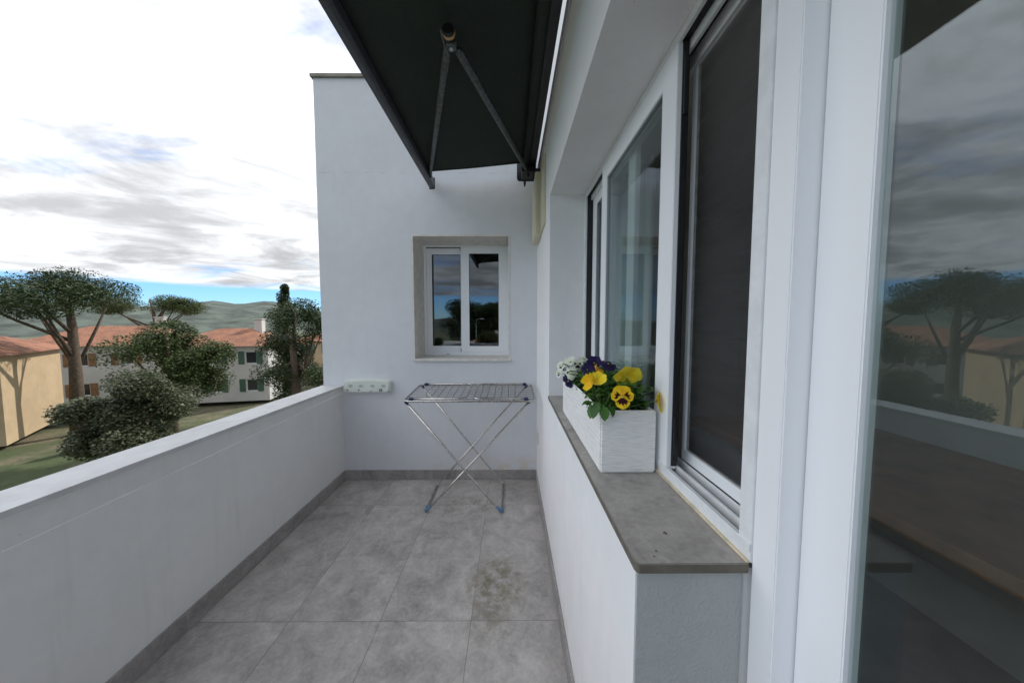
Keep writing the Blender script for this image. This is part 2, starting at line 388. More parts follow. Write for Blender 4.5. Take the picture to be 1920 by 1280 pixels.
def cells(bm, xs, ys, zs, solid, bev=.003):
    """solid made of grid cells, only its outer faces"""
    b = NB(); V = {}
    def v(i, j, k):
        if (i, j, k) not in V: V[(i, j, k)] = b.verts.new((xs[i], ys[j], zs[k]))
        return V[(i, j, k)]
    nx, ny, nz = len(xs) - 1, len(ys) - 1, len(zs) - 1
    def s(i, j, k):
        if not (0 <= i < nx and 0 <= j < ny and 0 <= k < nz): return False
        return solid((xs[i] + xs[i + 1]) / 2, (ys[j] + ys[j + 1]) / 2, (zs[k] + zs[k + 1]) / 2)
    for i in range(nx):
        for j in range(ny):
            for k in range(nz):
                if not s(i, j, k): continue
                I, J, K = i + 1, j + 1, k + 1
                if not s(i - 1, j, k): b.faces.new((v(i, j, k), v(i, j, K), v(i, J, K), v(i, J, k)))
                if not s(i + 1, j, k): b.faces.new((v(I, j, k), v(I, J, k), v(I, J, K), v(I, j, K)))
                if not s(i, j - 1, k): b.faces.new((v(i, j, k), v(I, j, k), v(I, j, K), v(i, j, K)))
                if not s(i, j + 1, k): b.faces.new((v(i, J, k), v(i, J, K), v(I, J, K), v(I, J, k)))
                if not s(i, j, k - 1): b.faces.new((v(i, j, k), v(i, J, k), v(I, J, k), v(I, j, k)))
                if not s(i, j, k + 1): b.faces.new((v(i, j, K), v(I, j, K), v(I, J, K), v(i, J, K)))
    if bev:
        ed = [e for e in b.edges if len(e.link_faces) == 2 and e.calc_face_angle(0) > 1]
        bmesh.ops.bevel(b, geom=ed, offset=bev, segments=2, affect='EDGES', profile=.5)
    merge(bm, b); return bm

def tube(bm, pts, r, n=10, closed=False, caps=True, radii=None):
    pts = [Vector(p) for p in pts]; N = len(pts); rings = []
    prev = None
    for i, p in enumerate(pts):
        if closed: d = (pts[(i + 1) % N] - pts[i - 1]).normalized()
        elif i == 0: d = (pts[1] - pts[0]).normalized()
        elif i == N - 1: d = (pts[-1] - pts[-2]).normalized()
        else: d = ((pts[i + 1] - p).normalized() + (p - pts[i - 1]).normalized()).normalized()
        if prev is None:
            a = Vector((0, 0, 1)) if abs(d.z) < .9 else Vector((1, 0, 0))
            u = d.cross(a).normalized()
        else:
            u = (prev - d * prev.dot(d)).normalized()
        prev = u; w_ = d.cross(u)
        rr = radii[i] if radii else r
        rings.append([bm.verts.new(p + (u * math.cos(2 * math.pi * k / n) + w_ * math.sin(2 * math.pi * k / n)) * rr) for k in range(n)])
    m = N if closed else N - 1
    for i in range(m):
        A, B = rings[i], rings[(i + 1) % N]
        for k in range(n):
            f = bm.faces.new((A[k], A[(k + 1) % n], B[(k + 1) % n], B[k])); f.smooth = True
    if caps and not closed:
        bm.faces.new(rings[0][::-1]); bm.faces.new(rings[-1])
    return bm

def rounded_path(pts, rad, n=6, closed=False):
    pts = [Vector(p) for p in pts]; out = []; N = len(pts)
    for i, p in enumerate(pts):
        if not closed and i in (0, N - 1): out.append(p); continue
        a = (pts[i - 1] - p); b = (pts[(i + 1) % N] - p)
        r = min(rad, a.length * .45, b.length * .45)
        a = p + a.normalized() * r; b = p + b.normalized() * r
        for k in range(n + 1):
            t = k / n; out.append(a * (1 - t) ** 2 + p * 2 * t * (1 - t) + b * t * t)
    return out

def disc_cyl(bm, c, axis, r, h, n=20, bev=0.):
    b = NB(); bmesh.ops.create_cone(b, cap_ends=True, segments=n, radius1=r, radius2=r, depth=h)
    if bev: bmesh.ops.bevel(b, geom=[e for e in b.edges if len(e.link_faces) == 2 and e.calc_face_angle(0) > .8], offset=bev, segments=2, affect='EDGES')
    for f in b.faces: f.smooth = len(f.verts) == 4
    q = Vector(axis).normalized().to_track_quat('Z', 'Y').to_matrix().to_4x4()
    bmesh.ops.transform(b, matrix=Matrix.Translation(c) @ q, verts=b.verts); merge(bm, b); return bm

def ring(bm, plane, u0, u1, v0, v1, wl, wr, wb, wt, d0, d1, bev=.0015):
    """mitred rectangular frame; plane 'Y' (u=x, depth=y) or 'X' (u=y, depth=x); v is z"""
    P = lambda u, v, d: (u, d, v) if plane == 'Y' else (d, u, v)
    O = [(u0, v0), (u1, v0), (u1, v1), (u0, v1)]; I = [(u0 + wl, v0 + wb), (u1 - wr, v0 + wb), (u1 - wr, v1 - wt), (u0 + wl, v1 - wt)]
    b = NB()
    for k in range(4):
        j = (k + 1) % 4; vs = []
        for d in (d0, d1):
            for (u, v) in (O[k], O[j], I[j], I[k]): vs.append(b.verts.new(P(u, v, d)))
        for q in ((0, 1, 2, 3), (7, 6, 5, 4), (0, 4, 5, 1), (2, 6, 7, 3)): b.faces.new([vs[a] for a in q])
    bmesh.ops.remove_doubles(b, verts=b.verts, dist=1e-6)
    bmesh.ops.recalc_face_normals(b, faces=b.faces)
    if bev:
        bmesh.ops.bevel(b, geom=[e for e in b.edges if len(e.link_faces) == 2 and e.calc_face_angle(0) > 1], offset=bev, segments=2, affect='EDGES')
    merge(bm, b); return bm

def prism(bm, poly, axis, d0, d1, bev=0.):
    """extrude polygon (list of 2D) along axis 'x','y','z' between d0 and d1"""
    def P(a, b_, d): return {'x': (d, a, b_), 'y': (a, d, b_), 'z': (a, b_, d)}[axis]
    b = NB(); A = [b.verts.new(P(p[0], p[1], d0)) for p in poly]; B = [b.verts.new(P(p[0], p[1], d1)) for p in poly]
    n = len(poly); b.faces.new(A); b.faces.new(B[::-1])
    for i in range(n): b.faces.new((A[i], B[i], B[(i + 1) % n], A[(i + 1) % n]))
    bmesh.ops.recalc_face_normals(b, faces=b.faces)
    if bev: bmesh.ops.bevel(b, geom=[e for e in b.edges if e.calc_face_angle(0) > .6], offset=bev, segments=2, affect='EDGES')
    merge(bm, b); return bm

# ------------------------------------------------------------------ object helpers
def tag(o, label=None, cat=None, group=None, kind=None):
    if label: o['label'] = label
    if cat: o['category'] = cat
    if group: o['group'] = group
    if kind: o['kind'] = kind
    return o

def thing(name, loc, label, cat, group=None, rz=0):
    o = bpy.data.objects.new(name, None); COL.objects.link(o); o.location = loc; o.rotation_euler = (0, 0, rz)
    o.empty_display_size = .1
    return tag(o, label, cat, group)

def root_of(o):
    while o.parent: o = o.parent
    return o

def obj(name, bm, m, parent=None, origin=None, label=None, world=True):
    """one mesh object; geometry given in world space is moved into its thing's space"""
    off = Vector((0, 0, 0))
    if parent is not None and world: off = root_of(parent).location.copy()
    elif origin is not None: off = Vector(origin)
    if off.length: bmesh.ops.translate(bm, verts=bm.verts, vec=-off)
    me = bpy.data.meshes.new(name); bm.to_mesh(me); bm.free()
    for x in (m if isinstance(m, (list, tuple)) else [m]): me.materials.append(x)
    o = bpy.data.objects.new(name, me); COL.objects.link(o)
    if parent is not None: o.parent = parent
    elif origin is not None: o.location = off
    if label: o['label'] = label
    return o

def split(name, bm, m, parent, label=None):
    """every loose piece of bm becomes an object of its own"""
    left = set(bm.verts); groups = []
    while left:
        st = [left.pop()]; grp = set(st)
        while st:
            v = st.pop()
            for e in v.link_edges:
                o_ = e.other_vert(v)
                if o_ in left: left.discard(o_); grp.add(o_); st.append(o_)
        groups.append(grp)
    for grp in groups:
        nb = NB(); mp = {v: nb.verts.new(v.co) for v in grp}
        for f_ in {f_ for v in grp for f_ in v.link_faces}:
            q = nb.faces.new([mp[v] for v in f_.verts]); q.smooth = f_.smooth
        obj(name, nb, m, parent, label=label)
    bm.free()

def copy_tree(o, parent=None):
    c = o.copy(); COL.objects.link(c); c.parent = parent
    for ch in list(o.children): copy_tree(ch, c)
    return c

# ================================================================== THE TERRACE
GZ = -6.0
XL, XLO = -1.645, -1.828      # parapet inner and outer faces
XW = .262                     # house wall face
YE = 3.013                    # end wall face
YB = -2.6                     # rear parapet
bm = NB(); box(bm, XLO, 4.6, YB - .18, YE + .5, -.22, 0)
f = obj('terrace_floor', bm, M['floor']); tag(f, kind='structure')

# ---- end wall with its window
ew = thing('end_wall', (-.8, YE, 0), 'tall white plastered end wall with a deep set two pane window, behind the drying rack', 'wall')
WX0, WX1, WZ0, WZ1 = -.945, -.001, 1.186, 2.402
bm = NB(); cells(bm, [XLO, WX0, WX1, 4.6], [YE, YE + .44], [GZ, WZ0, WZ1, 3.82],
      lambda x, y, z: not (WX0 < x < WX1 and WZ0 < z < WZ1))
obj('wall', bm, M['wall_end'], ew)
bm = NB(); box(bm, XLO - .02, 4.6, YE - .022, YE + .46, 3.822, 3.852, .004); obj('coping', bm, M['coping'], ew)
bm = NB(); box(bm, XL + .0125, XW - .0125, YE - .012, YE - .0005, 0.001, .098, .0015); split('skirting', bm, M['skirt_x'], ew)
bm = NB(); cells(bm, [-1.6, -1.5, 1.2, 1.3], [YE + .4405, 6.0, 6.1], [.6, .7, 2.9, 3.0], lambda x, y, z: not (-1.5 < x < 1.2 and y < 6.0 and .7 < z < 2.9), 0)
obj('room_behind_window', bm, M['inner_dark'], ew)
# beige stone lining of the opening
bm = NB(); YF = 3.37
ring(bm, 'Y', WX0 + .0008, WX1 - .0008, WZ0 + .001, WZ1 - .0008, .016, .016, .001, .018, YE - .003, YF + .05, .001)
sl_ = obj('window', bm, M['stone'], ew, label='beige stone lined window recess')
bm = NB(); box(bm, WX0 - .004, WX1 + .006, YE - .024, YF + .03, WZ0 + .0002, WZ0 + .022, .003); obj('sill', bm, M['stone'], sl_)
bm = NB(); fx0, fx1, fz0, fz1 = WX0 + .0175, WX1 - .0175, WZ0 + .0225, WZ1 - .019
ring(bm, 'Y', fx0, fx1, fz0, fz1, .022, .022, .030, .014, YF - .012, YF + .06)
box(bm, fx0 + .0225, fx1 - .0225, YF + .020, YF + .024, fz0 + .0302, fz0 + .04)     # track rib
obj('frame', bm, M['alu'], sl_)
bm = NB(); box(bm, fx0 + .24, fx0 + .265, YF - .0145, YF - .011, fz0 + .010, fz0 + .016, .001); obj('drain_slot', bm, M['gasket'], sl_)
s0, s1 = fz0 + .0315, fz1 - .015
bm = NB(); ring(bm, 'Y', -.532, fx1 - .0225, s0, s1, .090, .083, .067, .068, YF - .006, YF + .022); sa = obj('sash', bm, M['alu'], sl_)
gx1 = fx1 - .1055
bm = NB(); ring(bm, 'Y', -.443, gx1 + .001, s0 + .066, s1 - .067, .0045, .0045, .0045, .0045, YF + .0002, YF + .012, 0); obj('seal', bm, M['gasket'], sl_)
bm = NB(); box(bm, -.442, gx1, YF + .006, YF + .011, s0 + .067, s1 - .068); obj('pane', bm, M['glass_end'], sl_)
bm = NB(); ring(bm, 'Y', fx0 + .0225, -.455, s0, s1 - .004, .056, .082, .067, .068, YF + .027, YF + .052); obj('sash', bm, M['alu'], sl_)
bm = NB(); ring(bm, 'Y', fx0 + .0775, -.536, s0 + .066, s1 - .071, .0045, .0045, .0045, .0045, YF + .030, YF + .042, 0); obj('seal', bm, M['gasket'], sl_)
bm = NB(); box(bm, fx0 + .0785, -.537, YF + .036, YF + .041, s0 + .067, s1 - .072); obj('pane', bm, M['glass_end'], sl_)
bm = NB(); box(bm, -.538, -.5325, YF - .004, YF + .026, s1 - .035, s1 - .002); box(bm, -.538, -.5325, YF - .004, YF + .026, s0 + .002, s0 + .045)
box(bm, fx0 + .0225, -.54, YF + .012, YF + .05, fz1 - .0180, fz1 - .0142)
split('brush_seal', bm, M['gasket'], sl_)

# ---- parapets
pw = thing('parapet_wall', (XL, 1.0, 0), 'low white parapet wall along the left side, capped with pale stone', 'parapet')
bm = NB(); cells(bm, [XLO, XL, 4.0], [YB - .18, YB, YE], [GZ, .924], lambda x, y, z: x < XL or y < YB, .004); obj('wall', bm, M['wall_par'], pw)
bm = NB(); cells(bm, [XLO - .012, XL + .014, 4.0], [YB - .19, YB + .014, YE - .001], [.9255, .948], lambda x, y, z: x < XL + .01 or y < YB + .01, .003); obj('cap', bm, M['cap'], pw)
bm = NB(); box(bm, XL + .0006, XL + .012, YB, YE - .0125, .001, .098, .0015); split('skirting', bm, M['skirt_y'], pw)

# ---- house wall (right) with the recess of window and terrace door
hw = thing('house', (XW, 1.0, 0), 'white plastered house side with long sill, deep window recess and sliding window', 'house')
XI = .62; ZS = 1.063; ZT = 2.392; YJ = 2.075; YSE = .617; YD0 = -.95
def solid(x, y, z):
    if YD0 < y < YJ and z < ZT:
        return y > YSE and z < 1.0
    return True
bm = NB(); cells(bm, [XW, XI], [-4.2, YD0, YSE, YJ, YE - .0005], [-.2, 1.0405, ZT, 4.3],
      lambda x, y, z: not (YD0 < y < YJ and z < ZT and not (y > YSE and z < 1.04)), .004)
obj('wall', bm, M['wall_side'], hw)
# rough rendered end face under the sill, its shade painted in as grey
bm = NB(); box(bm, XW + .002, .486, YSE - .0035, YSE - .0006, .10, 1.0395, .001); obj('wall_end_render', bm, M['wall_rough_shade'], hw, label='rough rendered end face under the sill, its shade painted in grey')
# sill slab with one rounded front corner
poly = [(.256, YJ - .0006)]
for k in range(7):
    a = math.pi + k / 6 * math.pi / 2; poly.append((.256 + .011 + .011 * math.cos(a), .600 + .011 + .011 * math.sin(a)))
poly += [(.487, .600), (.487, YJ - .0006)]
bm = NB(); prism(bm, poly, 'z', 1.0415, ZS, .0015)
for f_ in bm.faces: f_.material_index = 1 if abs(f_.normal.z) < .5 else 0
obj('sill', bm, [M['sill'], M['sill_edge']], hw, label='grey tile sill slab')
bm = NB(); box(bm, XW - .012, XW - .0006, YSE, YE - .0125, .001, .098, .0015); box(bm, XW - .012, .49, YSE - .0155, YSE - .0042, .001, .098, .0015)
box(bm, XW - .012, XW - .0006, -4.1, YD0, .001, .098, .0015)
split('skirting', bm, M['skirt_y'], hw)
bm = NB(); tube(bm, [(XW - .008, -.4, 2.955), (XW - .008, 2.90, 2.955)], .007, 8); obj('wall_moulding', bm, M['moulding'], hw)
# rest of the house behind: roof slab and back walls of the room, closed apart from one opening added for light
bm = NB(); box(bm, XI + .001, 4.6, -4.2, YE - .001, 2.55, 2.75); obj('ceiling', bm, M['inner'], hw)
bm = NB(); cells(bm, [4.4, 4.6], [-4.2, -3.2, -.6, YE - .001], [.001, .8, 2.3, 2.549], lambda x, y, z: not (-3.2 < y < -.6 and .8 < z < 2.3), 0); box(bm, XI + .001, 4.399, -4.2, -4.0, .001, 2.549)  # unseen opening added in the far wall to let light into the room
box(bm, XI + .001, 4.399, YE - .06, YE - .001, .001, 2.549)
box(bm, 2.2, 2.3, .9, YE - .061, .001, 2.549)
split('inner_wall', bm, M['inner'], hw)
bm = NB(); box(bm, XI + .001, 4.399, -3.999, YE - .061, .001, .012); obj('inner_floor', bm, M['inner_floor'], hw)
bm = NB(); box(bm, XI + .001, 4.6, -4.2, YE - .001, 4.1, 4.3); obj('roof', bm, M['coping'], hw)

# ---- side window
FX = .487; WY0, WY1 = .600, YJ - .0008; fb, ft = ZS + .0008, ZT - .001
wn = NB(); ring(wn, 'X', WY0, WY1, fb, ft, .034, .028, .022, .026, FX + .001, FX + .012, .001)     # front lip
ring(wn, 'X', WY0, WY1, fb, ft, .034, .028, .016, .016, FX + .0125, FX + .110, .001)             # channel body
box(wn, FX - .002, FX + .010, WY0 + .001, WY1 - .001, fb + .0225, fb + .040, .001)               # bottom front ledge
box(wn, FX + .036, FX + .044, WY0 + .035, WY1 - .029, fb + .0165, fb + .040, .001)               # ribs
box(wn, FX + .072, FX + .079, WY0 + .035, WY1 - .029, fb + .0165, fb + .040, .001)
box(wn, FX + .036, FX + .046, WY0 + .035, WY1 - .029, ft - .046, ft - .0165, .001)
box(wn, FX + .072, FX + .079, WY0 + .035, WY1 - .029, ft - .060, ft - .0165, .001)
win = obj('window', wn, M['alu_dirty'], hw, label='white aluminium sliding window with one leaf slid open')
bm = NB()
for a, b in ((.014, .035), (.0455, .071), (.080, .108)):
    box(bm, FX + a, FX + b, WY0 + .0355, WY1 - .0295, fb + .0162, fb + .0185); box(bm, FX + a + (0.002 if a > .04 else 0), FX + b, WY0 + .0355, WY1 - .0295, ft - .0185, ft - .0162)
box(bm, FX + .014, FX + .108, WY1 - .0310, WY1 - .0288, fb + .019, ft - .019)
split('track_gasket', bm, M['gasket'], win)
bm = NB(); box(bm, FX - .006, FX + .0005, WY0, WY1 - .01, ZS + .0002, ZS + .006, .002)
obj('sealant', bm, simple('cream_sealant', (.62, .52, .36), .6, var=.2, vscale=30), win)
sz0, sz1 = fb + .042, ft - .020
# leaf slid forward (front track)
bm = NB(); ring(bm, 'X', .945, 1.685, sz0 - .012, sz1, .088, .080, .095, .082, FX + .0145 - .013, FX + .034, .002); obj('sash', bm, M['alu'], win)
bm = NB(); ring(bm, 'X', 1.032, 1.606, sz0 + .082, sz1 - .081, .005, .005, .005, .005, FX + .0055, FX + .020, 0); obj('seal', bm, M['bead'], win)
bm = NB(); box(bm, FX + .013, FX + .018, 1.033, 1.605, sz0 + .083, sz1 - .082); obj('pane', bm, M['glass_side'], win)
# closed leaf (second track)
bm = NB(); ring(bm, 'X', 1.355, 2.034, sz0, sz1, .080, .080, .095, .082, FX + .0475, FX + .070, .002); obj('sash', bm, M['alu'], win)
bm = NB(); ring(bm, 'X', 1.434, 1.955, sz0 + .094, sz1 - .081, .005, .005, .005, .005, FX + .050, FX + .062, 0); obj('seal', bm, M['bead'], win)
bm = NB(); box(bm, FX + .056, FX + .061, 1.435, 1.954, sz0 + .095, sz1 - .082); obj('pane', bm, M['glass_side'], win)
# dark brush strips and lock on the edge of the front leaf
bm = NB(); box(bm, FX + .016, FX + .0335, .9405, .9445, sz0, sz1 - .002, .001); box(bm, FX + .036, FX + .050, .965, .995, sz0, sz1 - .002, .002)
box(bm, FX + .018, FX + .031, .934, .9404, ZS + .08, ZS + .20, .002); box(bm, FX + .018, FX + .031, .934, .9404, 2.16, 2.33, .002)
split('brush_seal', bm, M['gasket'], win)
# insect screen covering the open part
bm = NB(); ring(bm, 'X', .636, 1.000, sz0, sz1 - .01, .022, .016, .035, .030, FX + .081, FX + .096, .001); sc = obj('screen_frame', bm, M['alu'], win)
bm = NB(); box(bm, FX + .087, FX + .0885, .659, .983, sz0 + .036, sz1 - .041); obj('insect_screen', bm, M['screen'], win)

# ---- terrace door beside the window (opens nearer to the viewer)
bm = NB(); ring(bm, 'X', YD0 + .001, WY0 - .0005, .013, ZT - .001, .05, .055, .03, .04, FX + .004, FX + .090, .002)
dr = obj('door', bm, M['alu'], hw, label='white framed glass terrace door')
bm = NB(); ring(bm, 'X', YD0 + .052, -.16, .044, ZT - .042, .08, .08, .10, .08, FX + .012, FX + .040, .002); obj('sash', bm, M['alu'], dr)
bm = NB(); box(bm, FX + .022, FX + .028, YD0 + .131, -.239, .143, ZT - .121); obj('pane', bm, M['glass_side'], dr)
bm = NB(); ring(bm, 'X', -.24, .543, .044, ZT - .042, .08, .08, .10, .08, FX + .046, FX + .074, .002); obj('sash', bm, M['alu'], dr)
bm = NB(); box(bm, FX + .056, FX + .062, -.161, .464, .143, ZT - .121); obj('pane', bm, M['glass_side'], dr)
bm = NB(); box(bm, FX + .0745, FX + .088, .49, .515, .95, 1.12, .004); obj('handle', bm, M['black'], dr)

# ---- inside the room: sheer curtain, table with a grey chair behind it
bm = NB(); n = 120; ys = [1.62 + .62 * i / n for i in range(n + 1)]
for z0, z1 in ((.06, 2.40),):
    top = []; bot = []
    for i, y in enumerate(ys):
        x = .715 + .030 * math.sin(i * .52) + .012 * math.sin(i * 1.9)
        top.append(bm.verts.new((x, y, z1))); bot.append(bm.verts.new((x + .008 * math.sin(i * .8), y, z0)))
    for i in range(n):
        fc = bm.faces.new((bot[i], bot[i + 1], top[i + 1], top[i])); fc.smooth = True
cu_ = obj('curtain', bm, M['curtain'], origin=(.72, 1.9, 2.40))
mod = cu_.modifiers.new('thick', 'SOLIDIFY'); mod.thickness = .002
tag(cu_, 'pale gathered curtain hanging inside the room behind the window glass', 'curtain')
tb = thing('table', (1.35, .9, .012), 'brown wooden table standing inside the room behind the insect screen', 'table')
bm = NB(); box(bm, .98, 1.72, .30, 1.62, 1.02, 1.06, .004); obj('tabletop', bm, M['wood'], tb)
for x in (1.02, 1.66):
    for y in (.34, 1.56):
        bm = NB(); box(bm, x - .025, x + .025, y - .025, y + .025, .0125, 1.0195, .003); obj('leg', bm, M['wood'], tb)
ch = thing('armchair', (.84, 1.0, .012), 'rounded grey upholstered chair back seen dimly through the insect screen', 'chair')
bm = NB(); box(bm, .70, .78, .72, 1.22, .45, 1.14, .035, 4); obj('backrest', bm, M['grey_fabric'], ch)
bm = NB(); box(bm, .7805, .96, .74, 1.20, .40, .50, .03, 3); obj('seat', bm, M['grey_fabric'], ch)
for x in (.73, .93):
    for y in (.76, 1.18):
        bm = NB(); tube(bm, [(x, y, .0125), (x, y, .42)], .014, 8); obj('leg', bm, M['wood'], ch)

# ---- cream wall box high in the corner
vb = thing('wall_box', (XW, 2.7, 2.29), 'cream plastic box mounted high on the wall in the corner under the awning', 'wall box')
bm = NB(); box(bm, XW - .056, XW - .0006, 2.60, 2.95, 2.285, 2.79, .004); body = obj('box_body', bm, M['cream'], vb)
bm = NB(); prism(bm, [(2.33, 2.287), (2.599, 2.287), (2.599, 2.79), (2.33, 2.79)], 'x', XW - .014, XW - .001, .002); obj('mounting_plate', bm, M['cream'], vb)
bm = NB()
for k in range(4): box(bm, XW - .050 + k * .013, XW - .045 + k * .013, 2.596, 2.6005, 2.30, 2.775, .0015)
split('rib', bm, simple('cream_rib', (.73, .69, .55), .5), vb)

# ---- small socket plate low on the wall
so = thing('wall_socket', (XW, 2.86, .44), 'small pale blank socket plate low on the side wall near the corner', 'socket')
bm = NB(); box(bm, XW - .009, XW - .0006, 2.80, 2.90, .435, .535, .003); obj('plate', bm, M['sage'], so)
bm = NB(); box(bm, XW - .012, XW - .0092, 2.815, 2.885, .45, .52, .001); obj('cover', bm, M['cream'], so)

# ---- retractable clothes line housing on the end wall
cl = thing('clothesline_reel', (-1.38, YE, .93), 'pale green wall mounted clothesline reel box on the end wall by the parapet', 'clothesline')
poly = []
x0, x1, z0, z1 = -1.610, -1.158, .882, 1.012
for (cx, cz, a0, r) in ((x1 - .03, z0 + .03, -90, .03), (x1 - .03, z1 - .04, 0, .035)):
    for k in range(6):
        a = R(a0 + 90 * k / 5); poly.append((cx + r * math.cos(a), cz + r * math.sin(a)))
for k in range(1, 8): poly.append((x1 - .03 + (x0 - x1 + .06) * k / 8, z1 - .005 + .010 * math.sin(math.pi * k / 8)))
for (cx, cz, a0, r) in ((x0 + .03, z1 - .04, 90, .035), (x0 + .03, z0 + .03, 180, .03)):
    for k in range(6):
        a = R(a0 + 90 * k / 5); poly.append((cx + r * math.cos(a), cz + r * math.sin(a)))
b = NB(); prism(b, poly, 'y', YE - .062, YE - .0006)
for v in b.verts:
    if v.co.y < YE - .03:
        v.co.x = -1.384 + (v.co.x + 1.384) * .965; v.co.z = .947 + (v.co.z - .947) * .90
bmesh.ops.bevel(b, geom=[e for e in b.edges if abs(e.verts[0].co.y - e.verts[1].co.y) < 1e-4 and e.verts[0].co.y < YE - .03], offset=.008, segments=3, affect='EDGES')
obj('housing', b, M['sage'], cl)
for i, xx in enumerate((-1.535, -1.435, -1.325, -1.220)):
    b = NB(); bmesh.ops.create_cone(b, cap_ends=True, segments=24, radius1=.021, radius2=.021, depth=.003)
    bmesh.ops.transform(b, matrix=Matrix.Translation((xx, YE - .0635, .955)) @ Matrix.Rotation(R(90), 4, 'X') @ Matrix.Diagonal((1, .62, 1, 1)), verts=b.verts)
    obj('window_slot', b, M['sage_dark'], cl)
for i, (xx, zz_, rr) in enumerate(((-1.565, .915, .006), (-1.455, .915, .006), (-1.345, .904, .011), (-1.245, .914, .012))):
    b = NB()
    if i < 2: disc_cyl(b, (xx, YE - .0645, zz_), (0, 1, 0), rr, .006, 12)
    else:
        pts = [(xx + rr * math.cos(R(a)), YE - .067, zz_ + rr * math.sin(R(a))) for a in range(0, 360, 30)]
        tube(b, pts, .0026, 6, closed=True)
    obj('line_hook', b, M['gasket'] if i != 2 else M['chrome'], cl)
b = NB()
pts = []
for k in range(25):
    t_ = k / 24; y = YE - .066 + (YB + .02 - YE + .066) * t_
    pts.append((-1.565 - .04 * t_, y, .912 - .16 * 4 * t_ * (1 - t_) * .35 - .05 * t_))
tube(b, pts, .0016, 6); obj('cord', b, M['cord'], cl)
b = NB(); disc_cyl(b, (-1.605, YB + .012, .862), (0, 1, 0), .012, .022, 12); obj('end_hook', b, M['chrome'], cl)

# ---- clothes drying rack
dk = thing('drying_rack', (-.37, 2.68, 0), 'folding chrome clothes drying rack with navy joints and blue feet before the end wall', 'drying rack')
RX0, RX1, RY0, RY1 = -.855, .205, 2.445, 2.915; RZ = .930
def rz(y): return RZ + .040 * (y - RY0) / (RY1 - RY0)
P = lambda x, y, dz=0: (x, y, rz(y) + dz)
r_ = .0088
b = NB(); path = rounded_path([P(RX0, RY0), P(RX1, RY0), P(RX1, RY1), P(RX0, RY1)], .055, 6, True); tube(b, path, r_, 10, closed=True)
obj('top_frame', b, M['steel'], dk)
for k in range(7):
    y = RY0 + (RY1 - RY0) * (k + 1) / 8
    b = NB(); ins = .0 if 1 < k < 5 else .003
    tube(b, [P(RX0 + ins, y, 0), P(RX1 - ins, y, 0)], .0032, 6); obj('drying_wire', b, M['wire'], dk)
xm = -.325
for s in (-1, 1):
    xe = RX0 + .055 if s < 0 else RX1 - .075
    xc = xm + s * .030
    b = NB()
    tube(b, rounded_path([P(xe, RY0 + .022, .014), P(xc, RY0 + .022, .014), P(xc, RY1 - .022, .014), P(xe, RY1 - .022, .014)], .05, 6), .0076, 8)
    wg = obj('folding_wing', b, M['steel'], dk)
    b = NB()
    for k in range(6):
        x = xc + (xe - xc) * (.12 + .135 * k)
        if s < 0 and k == 5:   # bent wire
            pts = []
            for q in range(13):
                t_ = q / 12; pts.append(P(x + .03 + .05 * (1 - t_) ** 2 - .055 * math.sin(math.pi * t_) * (1 - t_) - .03 * (1 - t_), RY0 + .022 + (RY1 - RY0 - .044) * t_, .014 + .012 * math.sin(math.pi * t_)))
        else:
            j = random.uniform(-.006, .006); pts = [P(x + j, RY0 + .022, .014), P(x - j, RY1 - .022, .014)]
        tube(b, pts, .0027, 6)
    split('drying_wire', b, M['wire'], wg)
for (x, y) in ((RX0 + .055, RY0 + .020), (RX1 - .075, RY0 + .020), (RX0 + .065, RY1 - .018), (RX1 - .07, RY1 - .018)):
    b = NB(); box(b, x - .017, x + .017, y - .012, y + .012, rz(y) - .004, rz(y) + .024, .005, 3); obj('hinge_joint', b, M['blue'], dk)
FXL, FXR = -.698, -.068
# two crossing leg frames, each a long U with its bar on the floor
for (xt, xb, tp, dx) in ((RX0 + .025, FXR, 0, 0), (RX1 - .055, FXL, 1, .0)):
    yf, yb = RY0 + .004 + .014 * tp, RY1 - .004 - .014 * tp
    top = Vector((xt, yf, rz(yf) - .012)); bot = Vector((xb, yf, .012))
    topb = Vector((xt, yb, rz(yb) - .012)); botb = Vector((xb, yb, .012))
    sgn = 1 if xb > xt else -1
    path = rounded_path([top, bot + Vector((-sgn * .010, 0, 0)), bot + Vector((0, .02, 0)), botb + Vector((0, -.012, 0)), botb + Vector((-sgn * .045, 0, .045)), topb], .035, 7)
    b = NB(); tube(b, path, .0078, 10); obj('leg_frame', b, M['steel'], dk)
    b = NB()   # blue foot at the front bend
    d = (top - bot).normalized()
    tube(b, rounded_path([bot + d * .062, bot + Vector((0, -.002, 0)), bot + Vector((0, .060, 0))], .03, 6), .0115, 12); obj('foot', b, M['lightblue'], dk)
    b = NB(); tube(b, [top + d * .016, top - d * .010], .0125, 12); tube(b, [topb + d * .016, topb - d * .010], .0125, 12)
    split('top_joint', b, M['blue'], dk)
b = NB()
# rivets where the legs cross
def cross_at():
    a0, a1 = Vector((RX0 + .025, rz(RY0) - .012)), Vector((FXR, .012)); b0, b1 = Vector((RX1 - .055, rz(RY0) - .012)), Vector((FXL, .012))
    d1, d2 = a1 - a0, b1 - b0; den = d1.x * d2.y - d1.y * d2.x; t_ = ((b0.x - a0.x) * d2.y - (b0.y - a0.y) * d2.x) / den
    return a0 + d1 * t_
cxz = cross_at()
for y in (RY0 + .004, RY1 - .004): disc_cyl(b, (cxz.x, y, cxz.y), (0, 1, 0), .0055, .032, 10)
split('pivot_rivet', b, M['chrome'], dk)

